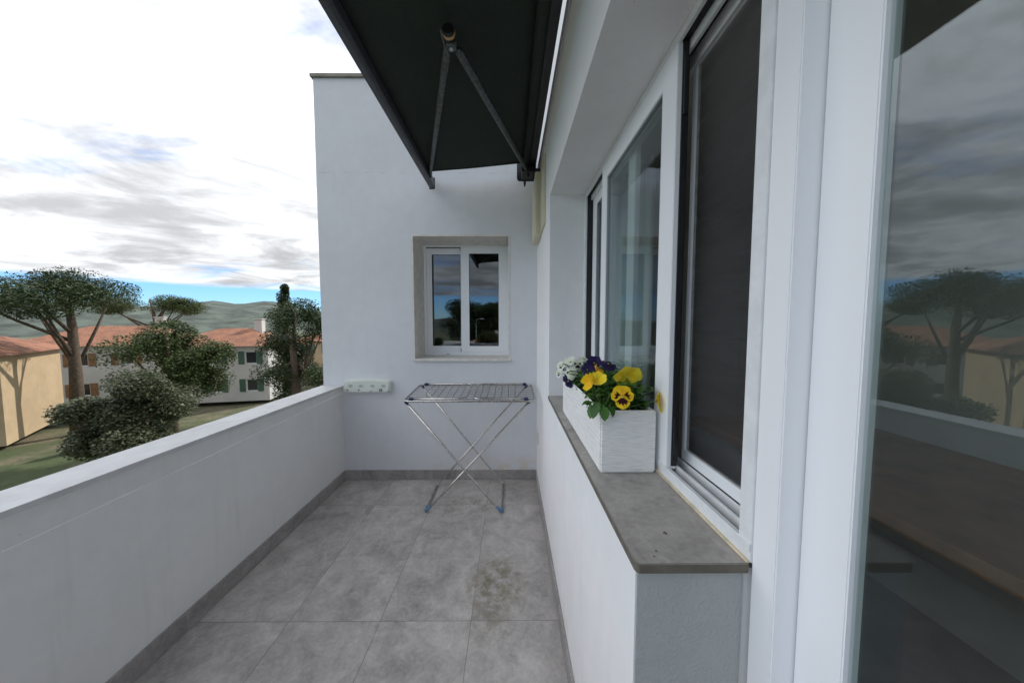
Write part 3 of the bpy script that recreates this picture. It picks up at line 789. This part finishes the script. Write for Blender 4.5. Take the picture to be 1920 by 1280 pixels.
# ---- awning
aw = thing('awning', (XW, 1.3, 2.9), 'dark charcoal folding arm awning half rolled out from the house wall', 'awning')
AY0, AY1 = -.15, 2.80
def fz(x): return 2.957 + (x - .12) * .092
b = NB(); nx, ny = 14, 44; g = {}
for i in range(nx + 1):
    for j in range(ny + 1):
        x = .13 - .85 * i / nx; y = AY0 + (AY1 - AY0) * j / ny
        s_ = -.004 * math.sin(math.pi * i / nx) * (0.6 + .4 * math.sin(j * .35)) + .0015 * math.sin(x * 9 + y * 5)
        g[i, j] = b.verts.new((x, y, fz(x) + s_))
for i in range(nx):
    for j in range(ny):
        f_ = b.faces.new((g[i, j], g[i + 1, j], g[i + 1, j + 1], g[i, j + 1])); f_.smooth = True
fab = obj('fabric', b, M['awning'], aw)
md = fab.modifiers.new('thick', 'SOLIDIFY'); md.thickness = .0012; md.offset = 1
for yy in (AY0 + .012, AY1 - .016):
    b = NB(); vv = []
    for k in range(13):
        x = .12 - .84 * k / 12; z = fz(x) - .004 * math.sin(math.pi * k / 12) - .0030 - .0015
        vv.append((b.verts.new((x, yy - .008, z)), b.verts.new((x, yy + .008, z))))
    for A, B in zip(vv, vv[1:]): b.faces.new((A[0], B[0], B[1], A[1]))
    hem = obj('hem', b, M['awning'], fab); md = hem.modifiers.new('thick', 'SOLIDIFY'); md.thickness = .0008
b = NB(); prism(b, [(-.748, 2.806), (-.716, 2.806), (-.704, 2.822), (-.704, 2.872), (-.712, 2.902), (-.744, 2.902), (-.752, 2.885), (-.752, 2.815)], 'y', AY0 - .12, 2.965, .003)
obj('front_bar', b, M['bar'], aw)
b = NB(); 
for yy in (AY0 - .124, 2.9655): prism(b, [(-.754, 2.800), (-.702, 2.804), (-.700, 2.906), (-.754, 2.906)], 'y', yy, yy + .004, .001)
split('end_cap', b, M['black'], aw)
# cassette: rounded box with the fabric roll visible below
def rrect(x0, x1, z0, z1, r, n=4):
    o_ = []
    for (cx, cz, a0) in ((x1 - r, z0 + r, -90), (x1 - r, z1 - r, 0), (x0 + r, z1 - r, 90), (x0 + r, z0 + r, 180)):
        for k in range(n + 1): a = R(a0 + 90 * k / n); o_.append((cx + r * math.cos(a), cz + r * math.sin(a)))
    return o_
b = NB(); prism(b, rrect(.172, .222, 2.900, 3.01, .008), 'y', AY0 - .10, 2.90); obj('mounting_rail', b, M['black'], aw)
b = NB(); tube(b, [(.150, AY0 - .08, 2.935), (.150, 2.88, 2.935)], .034, 20); obj('fabric_roll', b, M['awning'], aw)
b = NB(); prism(b, rrect(.062, .236, 2.848, 3.02, .028), 'y', 2.885, 2.915, .004); obj('side_plate', b, M['black'], aw)
b = NB(); prism(b, rrect(.062, .236, 2.848, 3.02, .028), 'y', AY0 - .13, AY0 - .10, .004); obj('side_plate', b, M['black'], aw)
b = NB(); prism(b, rrect(.098, .205, 2.84, 2.885, .01), 'y', 2.70, 2.86, .003); box(b, .205, .260, 2.74, 2.80, 2.855, 2.885, .003); disc_cyl(b, (.155, 2.76, 2.835), (0, 0, 1), .012, .05, 12)
obj('arm_bracket', b, M['black'], aw)
b = NB(); tube(b, [(.135, 2.93, 2.872), (.135, 2.93, 2.835)], .012, 10); disc_cyl(b, (.135, 2.93, 2.83), (0, 0, 1), .008, .03, 8); obj('crank_eye', b, M['black'], aw)

def arm(elb, sh, hd, name='arm'):
    elb, sh, hd = Vector(elb), Vector(sh), Vector(hd)
    def seg(a, c_, w0, w1, h):
        bb = NB(); d = (c_ - a); L = d.length; bmesh.ops.create_cube(bb, size=1)
        for v in bb.verts:
            t_ = v.co.x + .5; wd = w0 + (w1 - w0) * t_
            v.co = Vector((t_ * L, v.co.y * wd, v.co.z * h))
        bmesh.ops.bevel(bb, geom=list(bb.edges), offset=min(w0, w1) * .3, segments=3, affect='EDGES')
        for f_ in bb.faces: f_.smooth = True
        bmesh.ops.transform(bb, matrix=Matrix.Translation(a) @ d.to_track_quat('X', 'Z').to_matrix().to_4x4(), verts=bb.verts); return bb
    d1 = (sh - elb).normalized(); d2 = (hd - elb).normalized()
    side = Vector((-d1.y, d1.x, 0)) * .0
    up = obj('upper_arm', seg(elb + d1 * .035 + Vector((.012, 0, 0)), sh, .036, .030, .034), M['arm'], aw)
    fo = obj('forearm', seg(elb + d2 * .035 + Vector((-.014, 0, 0)), hd, .034, .022, .030), M['arm'], aw)
    bb = NB(); disc_cyl(bb, elb, (0, 0, 1), .023, .050, 24, .003); el = obj('elbow', bb, M['arm'], up)
    bb = NB(); disc_cyl(bb, elb - Vector((0, 0, .027)), (0, 0, 1), .0085, .006, 12, .001); obj('elbow_bolt', bb, M['chrome'], up)
    # black rolled tension strap behind the elbow with a tan band round it
    bb = NB(); c0 = elb + Vector((-.002, -.040, .004))
    disc_cyl(bb, c0, (0, 1, 0), .026, .052, 20, .004); obj('tension_drum', bb, M['black'], up)
    bb = NB(); disc_cyl(bb, c0 + Vector((0, -.004, 0)), (0, 1, 0), .0275, .014, 24, .001); obj('tan_band', bb, M['tan'], up)
    bb = NB(); tube(bb, [c0 + Vector((-.030, -.03, -.006)), elb + Vector((-.030, .02, -.01)), elb + Vector((-.022, .05, -.01))], .006, 8); obj('cable', bb, M['arm'], fo)
    bb = NB(); disc_cyl(bb, hd, (0, 0, 1), .013, .05, 14, .002); box(bb, hd.x - .035, hd.x + .012, hd.y - .03, hd.y + .03, hd.z + .012, hd.z + .03, .002); obj('wrist_joint', bb, M['black'], fo)
arm((-.265, 1.470, 2.812), (.155, 2.76, 2.862), (-.700, 2.79, 2.850))
arm((-.265, 1.050, 2.812), (.155, -.04, 2.862), (-.700, -.07, 2.850))

# ---- planter on the sill
pl = thing('planter', (.383, 1.34, ZS), 'long white ribbed planter box standing on the grey window sill', 'planter')
PX0, PX1, PY0, PY1, PZ = .293, .474, .982, 1.70, 1.270
b = NB(); bmesh.ops.create_cube(b, size=1)
for v in b.verts: v.co = Vector(((PX0 + PX1) / 2 + v.co.x * (PX1 - PX0), (PY0 + PY1) / 2 + v.co.y * (PY1 - PY0), (ZS + .0006 + PZ) / 2 + v.co.z * (PZ - ZS - .0006)))
top = max(b.faces, key=lambda f_: f_.calc_center_median().z)
r0 = bmesh.ops.inset_region(b, faces=[top], thickness=.014)
ext = bmesh.ops.extrude_face_region(b, geom=[top])
for v in [g_ for g_ in ext['geom'] if isinstance(g_, bmesh.types.BMVert)]: v.co.z -= .03
if top.is_valid: bmesh.ops.delete(b, geom=[top], context='FACES')
bmesh.ops.bevel(b, geom=[e for e in b.edges if len(e.link_faces) == 2 and e.calc_face_angle(0) > 1], offset=.005, segments=3, affect='EDGES')
for f_ in b.faces: f_.smooth = False
pb = obj('box', b, M['planter'], pl)
b = NB(); box(b, PX0 + .0155, PX1 - .0155, PY0 + .0155, PY1 - .0155, 1.225, 1.252)
obj('soil', b, M['soil'], pl)

# ---- pansies
def pansy(pos, normal, up, size, blotch=.5, cup=.15, ruff=1., seed=0, fold=0.):
    """a pansy with five ruffled petals; radius ~ size/2. Returns bmesh (world) with 'blotch' attribute."""
    rnd = random.Random(seed); b = NB(); lay = b.loops.layers.float_color.new('blotch')
    R_ = size / 2
    #       angle, centre distance, half width, half length, z layer, blotch amount
    pet = [(62, .42, .56, .55, -.10, 0.0), (118, .42, .56, .55, -.14, 0.0),
           (8, .44, .46, .50, .00, .75), (172, .44, .46, .50, .02, .75), (270, .42, .58, .55, .07, 1.0)]
    for (ang, dist, hw_, hl, zl, ba) in pet:
        th = R(ang); ca, sa_ = math.cos(th), math.sin(th); ph = rnd.random() * 6
        nr, na = 9, 34; rings = []
        for i in range(nr + 1):
            t_ = i / nr; rg = []
            for j in range(na):
                a = 2 * math.pi * j / na
                wv = 1 + .045 * ruff * math.sin(5 * a + ph) * t_ + .03 * ruff * math.sin(9 * a + ph * 2) * t_
                bx = dist + hl * math.cos(a) * wv; by = hw_ * math.sin(a) * wv
                x = bx * t_ + .02 * (1 - t_); y = by * t_
                rr = math.hypot(x, y)
                z = zl + cup * (rr ** 2) * .55 - .12 * abs(y) * (1 if ba else .4) + .055 * ruff * t_ * t_ * math.sin(4 * a + ph) + fold * (rr ** 1.6)
                X = x * ca - y * sa_; Y = x * sa_ + y * ca
                bl = 0
                if ba:
                    lim = blotch * (.78 + .22 * ba) * (1 + .14 * math.sin(7 * math.atan2(y, max(x, 1e-3)) * 2 + ph))
                    inner = .10
                    bl = 1 - (rr - lim + .10) / .20; bl = max(0, min(1, bl))
                    wid = abs(math.atan2(y, max(x, 1e-4)))
                    bl *= max(0, min(1, ((.80 if ba < 1 else 1.05) - wid) / .22)) if rr > .05 else 0
                    if rr < inner and ba < 1: bl *= rr / inner
                rg.append((b.verts.new((X * R_, Y * R_, z * R_)), bl, t_, 1. if (rr < .07) else 0.))
            rings.append(rg)
        for i in range(nr):
            for j in range(na):
                q = [rings[i][j], rings[i + 1][j], rings[i + 1][(j + 1) % na], rings[i][(j + 1) % na]]
                if i == 0: q = q[:3] if False else q
                try: f_ = b.faces.new([k[0] for k in q])
                except ValueError: continue
                f_.smooth = True
                for lp, k in zip(f_.loops, q): lp[lay] = (k[1], k[2], k[3], 1)
    # little yellow throat and a green calyx spur
    c = NB(); bmesh.ops.create_icosphere(c, subdivisions=1, radius=R_ * .07, matrix=Matrix.Translation((0, 0, R_ * .10)))
    cl_ = c.loops.layers.float_color.new('blotch')
    for f_ in c.faces:
        for lp in f_.loops: lp[cl_] = (0, 1, .8, 1)
    merge(b, c)
    n = Vector(normal).normalized(); u = (Vector(up) - n * Vector(up).dot(n)).normalized(); r = u.cross(n)
    m4 = Matrix((( r.x, u.x, n.x, pos[0]), (r.y, u.y, n.y, pos[1]), (r.z, u.z, n.z, pos[2]), (0, 0, 0, 1)))
    bmesh.ops.transform(b, matrix=m4, verts=b.verts)
    return b

def leaf_geo(b, base, d, up, L, Wd, rnd):
    """crenate ovate pansy leaf, folded along the midrib and drooping"""
    d = d.normalized(); s = d.cross(up).normalized(); n = s.cross(d).normalized()
    prof = [(0, .02), (.10, .10), (.22, .42), (.30, .36), (.42, .52), (.50, .44), (.62, .48), (.70, .38), (.80, .34), (.87, .22), (1.0, .0)]
    droop = rnd.uniform(.1, .5); fold_ = rnd.uniform(.15, .45); rows = []
    for t_, w_ in prof:
        c_ = base + d * (L * t_) - n * (L * droop * t_ * t_)
        rows.append((b.verts.new(c_ - s * (w_ * Wd) + n * (w_ * Wd * fold_)), b.verts.new(c_), b.verts.new(c_ + s * (w_ * Wd) + n * (w_ * Wd * fold_))))
    for A, B in zip(rows, rows[1:]):
        for k in (0, 1):
            f_ = b.faces.new((A[k], A[k + 1], B[k + 1], B[k])); f_.smooth = True

def plant(name_label, y0, y1, n, seed, top, flowers, cat='plant', bias=None):
    rnd = random.Random(seed); yc = (y0 + y1) / 2
    t = thing('pansy_plant', (.383, yc, 1.252), name_label, cat, 'pansy plants growing in the white planter')
    fb_ = NB(); sb = NB()
    for k in range(n):
        # leaves fill a mound; the stems start in the soil
        y = rnd.uniform(y0 + .01, y1 - .01); x = rnd.gauss(.383, .045); x = max(PX0 + .02, min(PX1 - .02, x))
        root = Vector((x, y, 1.250)); a = rnd.uniform(0, 2 * math.pi); h = rnd.uniform(.15, 1) * (top - 1.25) 
        sp = rnd.uniform(.0, .065)
        tip = Vector((x + math.cos(a) * sp, y + math.sin(a) * sp, 1.250 + h))
        lim = .040 if h < .09 else .025
        tip.x = max(PX0 - .022, min(PX1 - .006, tip.x)); tip.y = max(PY0 - .012, tip.y)
        if rnd.random() < .25: tube(sb, [root, root.lerp(tip, .5) + Vector((0, 0, .008)), tip], .0013, 5)
        for q in range(rnd.randint(3, 5)):
            aa = rnd.uniform(0, 2 * math.pi); d = Vector((math.cos(aa), math.sin(aa), rnd.uniform(-.25, .8)))
            L = rnd.uniform(.018, .038)
            bs = tip - Vector((0, 0, rnd.uniform(0, .03)))
            if bs.x > PX1 - .02: d.x = -abs(d.x)
            if bs.y < PY0 + .03: d.y = abs(d.y) * .6; d.z = abs(d.z)
            en = bs + d.normalized() * L
            if en.z < 1.292 and (en.y < PY0 + .02 or en.x > PX1 - .015): continue
            if en.x > PX1 + .002: continue
            leaf_geo(fb_, bs, d, Vector((0, 0, 1)), L, L * rnd.uniform(.55, .8), rnd)
    if bias:
        for (bx, by, bz, dx, dy, dz, L, Wd) in bias:
            leaf_geo(fb_, Vector((bx, by, bz)), Vector((dx, dy, dz)), Vector((0, 0, 1)), L, Wd, rnd)
            tube(sb, [Vector((.33, by + .03, 1.252)), Vector((bx, by, bz))], .0014, 5)
    obj('foliage', fb_, M['pansy_leaf'], t)
    for i, fl in enumerate(flowers):
        pos, nrm, up, size, mt, blo, cup, ruff, fold, lab = fl
        o = obj('flower', pansy(pos, nrm, up, size, blo, cup, ruff, seed * 10 + i, fold), M[mt], t, label=lab)
        p = Vector(pos); n_ = Vector(nrm).normalized()
        back = p - n_ * size * .12
        root = Vector((max(PX0 + .03, min(PX1 - .03, p.x)), max(PY0 + .04, p.y + .02), 1.252))
        mid = root.lerp(back, .6) + Vector((0, 0, .015))
        tube(sb, [root, mid, back], .0015, 5)
    obj('stems', sb, M['stem'], t)
    return t

Z3 = (0, 0, 1)
plant('yellow flowered pansy with a dark faced bloom at the near end of the planter', .99, 1.24, 165, 3, 1.372, [
    ((.350, .952, 1.322), (-.10, -1, .18), Z3, .076, 'p_yellow', .62, .10, 0.6, .0, 'deep yellow bloom with dark face'),
    ((.400, 1.050, 1.372), (.02, .90, .42), (0, -.4, .9), .104, 'p_lemon', .40, .1, 0.7, -.30, 'yellow bloom seen from behind'),
    ((.326, 1.110, 1.365), (.80, -.30, .55), Z3, .088, 'p_orange', .50, .3, 0.8, .1, None),
    ((.300, 1.055, 1.350), (-.15, -.65, .72), (.5, .5, .5), .066, 'p_lemon', .0, .5, 1.2, .5, None),
    ((.280, 1.070, 1.346), (-.80, -.50, .1), Z3, .060, 'p_yellow', .0, .5, 1.2, .4, None),
    ((.478, .985, 1.298), (.80, -.62, .05), Z3, .070, 'p_lemon', .0, .3, 0.7, .1, 'yellow bloom leaning against the window frame'),
], bias=[(.283, .975, 1.300, -.55, -.5, -.55, .055, .036), (.296, .968, 1.292, -.05, -.7, -.75, .048, .034), (.262, .985, 1.300, -.9, -.3, .05, .035, .018),
         (.318, .972, 1.290, .25, -.6, -.7, .036, .022), (.283, 1.02, 1.315, -1, -.2, .2, .035, .02), (.275, .99, 1.29, -.5, -.4, -.8, .05, .034),
         (.425, 1.00, 1.285, .3, -.5, .3, .034, .02), (.44, 1.01, 1.31, .3, -.3, .5, .03, .02)])
plant('dark purple flowered pansy in the middle of the planter', 1.22, 1.48, 125, 5, 1.368, [
    ((.338, 1.235, 1.392), (-.35, -.75, .45), Z3, .066, 'p_purple', .4, .2, .9, .1, None),
    ((.383, 1.200, 1.392), (.10, -.55, .85), (0, .9, .3), .072, 'p_purple', .4, .1, .9, -.25, None),
    ((.318, 1.260, 1.362), (-.7, -.6, .1), Z3, .056, 'p_purple', .4, .2, .8, .1, None),
    ((.272, 1.430, 1.283), (-.65, -.8, -.20), (0.1, 0, 1), .076, 'p_purple', .4, -.2, .9, -.15, None),
])
plant('white flowered pansy at the far end of the planter', 1.45, 1.70, 90, 9, 1.355, [
    ((.286, 1.470, 1.366), (-.35, -.45, .80), (-.5, 0, .5), .076, 'p_white', .22, .2, .6, .1, None),
    ((.280, 1.410, 1.322), (-.45, -.88, .15), Z3, .066, 'p_white', .0, .1, .6, -.2, None),
    ((.252, 1.520, 1.340), (-.7, -.6, .3), Z3, .054, 'p_white', .45, .1, .5, .1, None),
    ((.314, 1.430, 1.360), (.05, -.95, .25), Z3, .056, 'p_white', .62, .1, .5, .1, None),
    ((.358, 1.500, 1.380), (.2, -.5, .8), (0, 1, 0), .052, 'p_white', .25, .2, .5, -.2, None),
    ((.244, 1.540, 1.300), (-.8, -.6, .1), Z3, .044, 'p_white', .5, .1, .5, .0, None),
])

# ---- debris: dry bits on the sill, a white crumb on the floor
for i, (x, y, s, lb) in enumerate(((.360, .692, .010, 'largest dry leaf crumb lying on the grey sill'), (.312, .634, .006, 'small dry leaf crumb near the front edge of the sill'), (.301, .617, .005, 'tiny dry crumb nearest the rounded sill corner'))):
    b = NB(); rn = random.Random(i + 3)
    leaf_geo(b, Vector((x - s * .5, y, ZS + .0022)), Vector((1, rn.uniform(-1, 1), .25)), Vector((0, 0, 1)), s, s * .8, rn)
    tag(obj('leaf_crumb', b, M['leafbit'], origin=(x, y, ZS)), lb, 'debris', 'dry crumbs on the sill')
b = NB(); bmesh.ops.create_icosphere(b, subdivisions=1, radius=.006, matrix=Matrix.Translation((-1.06, 2.66, .004)) @ Matrix.Diagonal((1.3, .8, .6, 1)))
tag(obj('crumb', b, M['white_dirt'], origin=(-1.06, 2.66, 0)), 'tiny white crumb lying on the grey floor tiles near the end wall', 'debris')

# ================================================================== THE SURROUNDINGS
b = NB(); n = 60; half = 3000; g = {}
def spaced(i): 
    t_ = (i / n) * 2 - 1; return math.copysign(abs(t_) ** 2.2, t_) * half
for i in range(n + 1):
    for j in range(n + 1):
        x, y = spaced(i), spaced(j); d = math.hypot(x, y)
        z = GZ + (noise.noise(Vector((x * .01, y * .01, 0))) * 1.2 if d > 30 else 0) - min(14, max(0, (d - 40) * .03))
        g[i, j] = b.verts.new((x, y, z))
for i in range(n):
    for j in range(n): b.faces.new((g[i, j], g[i + 1, j], g[i + 1, j + 1], g[i, j + 1]))
tag(obj('ground', b, M['ground']), kind='structure')

def hill_ring(r0, r1, a0, a1, h, seed):
    b = NB(); na, nr = 90, 12; g = {}
    for i in range(na + 1):
        a = R(a0 + (a1 - a0) * i / na)
        e = math.sin(math.pi * i / na) ** .6
        for j in range(nr + 1):
            t_ = j / nr; r = r0 + (r1 - r0) * t_
            z = -24 + h * e * math.sin(math.pi * t_) * (.65 + .55 * noise.noise(Vector((math.cos(a) * 3, math.sin(a) * 3, seed)))  + .25 * noise.noise(Vector((math.cos(a) * 14, math.sin(a) * 14, seed + t_ * 3))))
            g[i, j] = b.verts.new((math.sin(a) * r, math.cos(a) * r, z))
    for i in range(na):
        for j in range(nr):
            f_ = b.faces.new((g[i, j], g[i + 1, j], g[i + 1, j + 1], g[i, j + 1])); f_.smooth = True
    return b
tag(obj('hills', hill_ring(900, 2200, -110, -15, 130, 1.7), M['hills']), kind='structure')
tag(obj('hills', hill_ring(800, 1700, 150, 215, 70, 6.2), M['hills']), kind='structure')
b = NB(); box(b, -60, 40, -43, -37, GZ - .3, GZ + .15); tag(obj('road', b, M['asphalt']), kind='structure')

def crown_geo(rnd, lobes, leaf, per, thin=.36):
    b = NB()
    for (c, r, fl) in lobes:
        for k in range(per):
            v = Vector((rnd.gauss(0, 1), rnd.gauss(0, 1), rnd.gauss(0, 1))).normalized() * (rnd.random() ** .45)
            p = Vector(c) + Vector((v.x * r, v.y * r, v.z * r * fl))
            nv = noise.noise(p * .9)
            if nv < -.22: continue
            d = Vector((rnd.uniform(-1, 1), rnd.uniform(-1, 1), rnd.uniform(-.6, .6))).normalized(); s = d.cross(Vector((rnd.uniform(-1, 1), rnd.uniform(-1, 1), 1))).normalized()
            L = leaf * rnd.uniform(.6, 1.3); w_ = L * thin
            b.faces.new((b.verts.new(p - d * L * .5), b.verts.new(p + s * w_), b.verts.new(p + d * L * .5), b.verts.new(p - s * w_)))
    return b

def make_tree(name, label, loc, h, cr, kind, mt, seed, group='trees seen over the parapet'):
    rnd = random.Random(seed); t = thing(name, loc, label, 'tree', group)
    lobes = []
    if kind == 'round':
        for k in range(16):
            a = rnd.uniform(0, 6.28); rr = cr * rnd.uniform(.1, .72); zz_ = h * rnd.uniform(.42, .88)
            k_ = 1 - abs(zz_ / h - .62) * 1.1
            lobes.append(((math.cos(a) * rr * k_, math.sin(a) * rr * k_, zz_), cr * rnd.uniform(.30, .46), .8))
        per = 2600; leaf = .11
    elif kind == 'pine':
        for k in range(16):
            a = rnd.uniform(0, 6.28); rr = cr * math.sqrt(rnd.random()) * .85
            lobes.append(((math.cos(a) * rr, math.sin(a) * rr, h * (.86 - .16 * (rr / cr) ** 2) + rnd.uniform(-.5, .3)), cr * rnd.uniform(.28, .42), .55))
        per = 2300; leaf = .15
    else:
        for k in range(26):
            z_ = h * (.08 + .88 * k / 25); lobes.append(((rnd.uniform(-.12, .12), rnd.uniform(-.12, .12), z_), cr * (1.0 - .72 * (k / 25) ** 2.2) * rnd.uniform(.85, 1.1), 1.2))
        per = 800; leaf = .14
    leaf = max(leaf, cr * .036)
    tb_ = NB(); r0 = h * .022 + .05
    tube(tb_, [(0, 0, -.3), (rnd.uniform(-.1, .1) * cr * .3, 0, h * .3), (rnd.uniform(-.15, .15) * cr * .4, rnd.uniform(-.1, .1) * cr, h * .62), (0, 0, h * .85)], 0, 9, radii=[r0 * 1.3, r0, r0 * .7, r0 * .2])
    for (c, r, _) in lobes[::2]:
        c = Vector(c); s = Vector((0, 0, h * rnd.uniform(.32, .6))); tube(tb_, [s, s.lerp(c, .55) + Vector((0, 0, -.1)), c], 0, 6, radii=[r0 * .42, r0 * .28, r0 * .08])
    obj('trunk', tb_, M['bark'], t, world=False)
    obj('crown', crown_geo(rnd, lobes, leaf, per, .2 if kind == 'pine' else .36), M[mt], t, world=False)
    return t

# trees to the left, seen over the parapet
T = [('leafy_tree', 'dense dark green tree nearest to the end wall, just past its outer edge', (-14.2, 20.6), 9.6, 3.0, 'round', 'leaf_dark', 11),
     ('leafy_tree', 'broad mid green tree left of the darker tree past the end wall', (-21.5, 19.5), 8.6, 3.6, 'round', 'leaf_mid', 12),
     ('cypress_tree', 'tall narrow cypress between the broad trees beyond the parapet', (-19.5, 27), 11.0, 1.25, 'cypress', 'leaf_dark', 13),
     ('olive_tree', 'grey green olive tree, lowest of the trees beyond the parapet', (-15.5, 12.5), 5.8, 2.3, 'round', 'leaf_olive', 14),
     ('pine_tree', 'umbrella pine with flat crown standing far left beyond the parapet', (-31, 22), 12.0, 5.0, 'pine', 'leaf_dark', 15),
     ('leafy_tree', 'mid green tree at the far left edge of the view', (-24, 9.5), 7.6, 3.2, 'round', 'leaf_mid', 16),
     ('leafy_tree', 'small tree in front of the ochre house', (-30, 13.2), 6.4, 2.4, 'round', 'leaf_olive', 17),
     ('pine_tree', 'second umbrella pine behind the white houses beyond the parapet', (-46, 40), 12.5, 5.2, 'pine', 'leaf_mid', 18)]
for (nm, lb, (x, y), h, cr, kd, mt, sd_) in T: make_tree(nm, lb, (x, y, GZ), h, cr, kd, mt, sd_)
# pines behind the viewer, mirrored in the end window
T2 = [('leafy_tree', 'huge dark rounded tree mirrored in the left half of the end window', (-11.6, -70), 14.2, 7.6, 'round', 'leaf_dark', 21),
      ('pine_tree', 'dark umbrella pine mirrored at the right of the end window', (-3.0, -68), 14.6, 6.8, 'pine', 'leaf_dark', 22),
      ('leafy_tree', 'rounded dark tree under the pine mirrored in the end window', (-4.5, -64), 10.6, 6.4, 'round', 'leaf_dark', 23),
      ('leafy_tree', 'low leafy tree mirrored at the lower right of the end window', (-2.5, -46), 6.2, 3.6, 'round', 'leaf_mid', 24),
      ('leafy_tree', 'leafy tree mirrored at the lower left edge of the end window', (-12.6, -45), 5.6, 2.2, 'round', 'leaf_dark', 25),
      ('leafy_tree', 'distant rounded tree mirrored behind the others in the end window', (-7.0, -84), 14.6, 8.0, 'round', 'leaf_dark', 26)]
for (nm, lb, (x, y), h, cr, kd, mt, sd_) in T2: make_tree(nm, lb, (x, y, GZ - (1.0 if y < -60 else .0)), h, cr, kd, mt, sd_, 'trees mirrored in the end window')

def house(loc, rz_, w_, d_, h_, roof, mt, label, seed, fl=2):
    rnd = random.Random(seed)
    t = thing('villa', loc, label, 'house', 'houses beyond the terrace', rz_)
    nwin = max(2, int(w_ / 2.8)); zs = [0]; holes = []
    xs = [-w_ / 2]
    for k in range(nwin):
        c = -w_ / 2 + w_ * (k + .5) / nwin; xs += [c - .5, c + .5]
    xs.append(w_ / 2); fh = h_ / fl
    for q in range(fl): zs += [q * fh + .95, q * fh + 2.15]
    zs.append(h_)
    ys = [-d_ / 2, -d_ / 2 + .25, d_ / 2 - .25, d_ / 2]
    def sol(x, y, z):
        if abs(y) > d_ / 2 - .25:
            for k in range(nwin):
                c = -w_ / 2 + w_ * (k + .5) / nwin
                if abs(x - c) < .5:
                    for q in range(fl):
                        if q * fh + .95 < z < q * fh + 2.15: return False
        return True
    bb = NB(); cells(bb, xs, ys, zs, sol, 0); obj('wall', bb, mt, t, world=False)
    for k in range(nwin):
        c = -w_ / 2 + w_ * (k + .5) / nwin
        for q in range(fl):
            for s in (-1, 1):
                z0 = q * fh + .95; yy = s * (d_ / 2 - .12)
                bb = NB(); ring(bb, 'Y', c - .499, c + .499, z0 + .001, z0 + 1.199, .07, .07, .07, .07, min(yy, yy - s * .08), max(yy, yy - s * .08), 0); fr = obj('window', bb, M['alu'], t, world=False)
                bb = NB(); box(bb, c - .43, c + .43, min(yy - s * .04, yy - s * .05), max(yy - s * .04, yy - s * .05), z0 + .07, z0 + 1.13); obj('pane', bb, M['dark_win'], fr, world=False)
                for e in (-1, 1):
                    bb = NB(); box(bb, c + e * .77 - .25, c + e * .77 + .25, min(s * (d_ / 2 + .002), s * (d_ / 2 + .05)), max(s * (d_ / 2 + .002), s * (d_ / 2 + .05)), z0 - .02, z0 + 1.22, .01); obj('shutter', bb, M['shutter'] if seed % 2 else M['wood'], fr, world=False)
    bb = NB()
    if roof == 'hip':
        o = .45; e = h_ + .001; rid = h_ + d_ * .24
        v = [bb.verts.new(p) for p in ((-w_ / 2 - o, -d_ / 2 - o, e), (w_ / 2 + o, -d_ / 2 - o, e), (w_ / 2 + o, d_ / 2 + o, e), (-w_ / 2 - o, d_ / 2 + o, e), (-w_ / 2 + d_ * .45, 0, rid), (w_ / 2 - d_ * .45, 0, rid))]
        for q in ((3, 2, 1, 0), (0, 1, 5, 4), (1, 2, 5), (2, 3, 4, 5), (3, 0, 4)): bb.faces.new([v[i] for i in q])
        rf = obj('roof', bb, M['roof_tile'], t, world=False)
    else:
        cells(bb, [-w_ / 2 - .1, -w_ / 2 + .2, w_ / 2 - .2, w_ / 2 + .1], [-d_ / 2 - .1, -d_ / 2 + .2, d_ / 2 - .2, d_ / 2 + .1], [h_ + .001, h_ + .2, h_ + .7], lambda x, y, z: z < h_ + .2 or abs(x) > w_ / 2 - .2 or abs(y) > d_ / 2 - .2, .02)
        rf = obj('roof', bb, mt, t, world=False)
    bb = NB(); box(bb, w_ * .2, w_ * .2 + .7, -.35, .35, h_ + .202, h_ + d_ * .24 + .9, .03); box(bb, w_ * .2 - .08, w_ * .2 + .78, -.43, .43, h_ + d_ * .24 + .902, h_ + d_ * .24 + 1.0, .02); obj('chimney', bb, mt, rf, world=False)
    return t
house((-38, 18.5, GZ), R(40), 11, 8, 5.6, 'hip', M['render_ochre'], 'ochre house with hipped terracotta roof beyond the left parapet', 1)
house((-42, 34, GZ - .4), R(30), 12, 8, 5.8, 'hip', M['render_white'], 'white house with terracotta roof behind the umbrella pine', 2)
house((-29, 33, GZ), R(12), 9, 7, 5.4, 'hip', M['render_white'], 'small white house with terracotta roof nearest the cypress', 3)
house((-62, 27, GZ - .8), R(60), 13, 9, 6.0, 'flat', M['render_white'], 'flat roofed white house far left beyond the parapet', 4)
house((-24, 45, GZ), R(-5), 9, 7, 5.2, 'hip', M['render_ochre'], 'distant ochre house with a tiled roof past the end wall', 5)
house((-10.6, -52, GZ - .2), R(8), 6.5, 6, 3.6, 'flat', M['render_white'], 'low white house mirrored in the lower left of the end window', 6, 1)
house((-4.5, -57, GZ - .2), R(-6), 7, 6, 3.9, 'hip', M['render_white'], 'white house with a tiled roof mirrored in the right of the end window', 7, 1)

lp = thing('street_lamp', (-5.9, -47, GZ), 'slim grey street lamp mirrored in the right pane of the end window', 'street lamp')
b = NB(); tube(b, [(0, 0, 0), (0, 0, 7.6)], 0, 8, radii=[.09, .05]); obj('pole', b, M['lamp_metal'], lp, world=False)
b = NB(); tube(b, rounded_path([(0, 0, 7.5), (0, 0, 8.3), (.9, 0, 8.4)], .4), .035, 8); obj('bracket', b, M['lamp_metal'], lp, world=False)
b = NB(); box(b, .75, 1.35, -.12, .12, 8.32, 8.44, .04, 3); obj('lamp_head', b, M['alu'], lp, world=False)
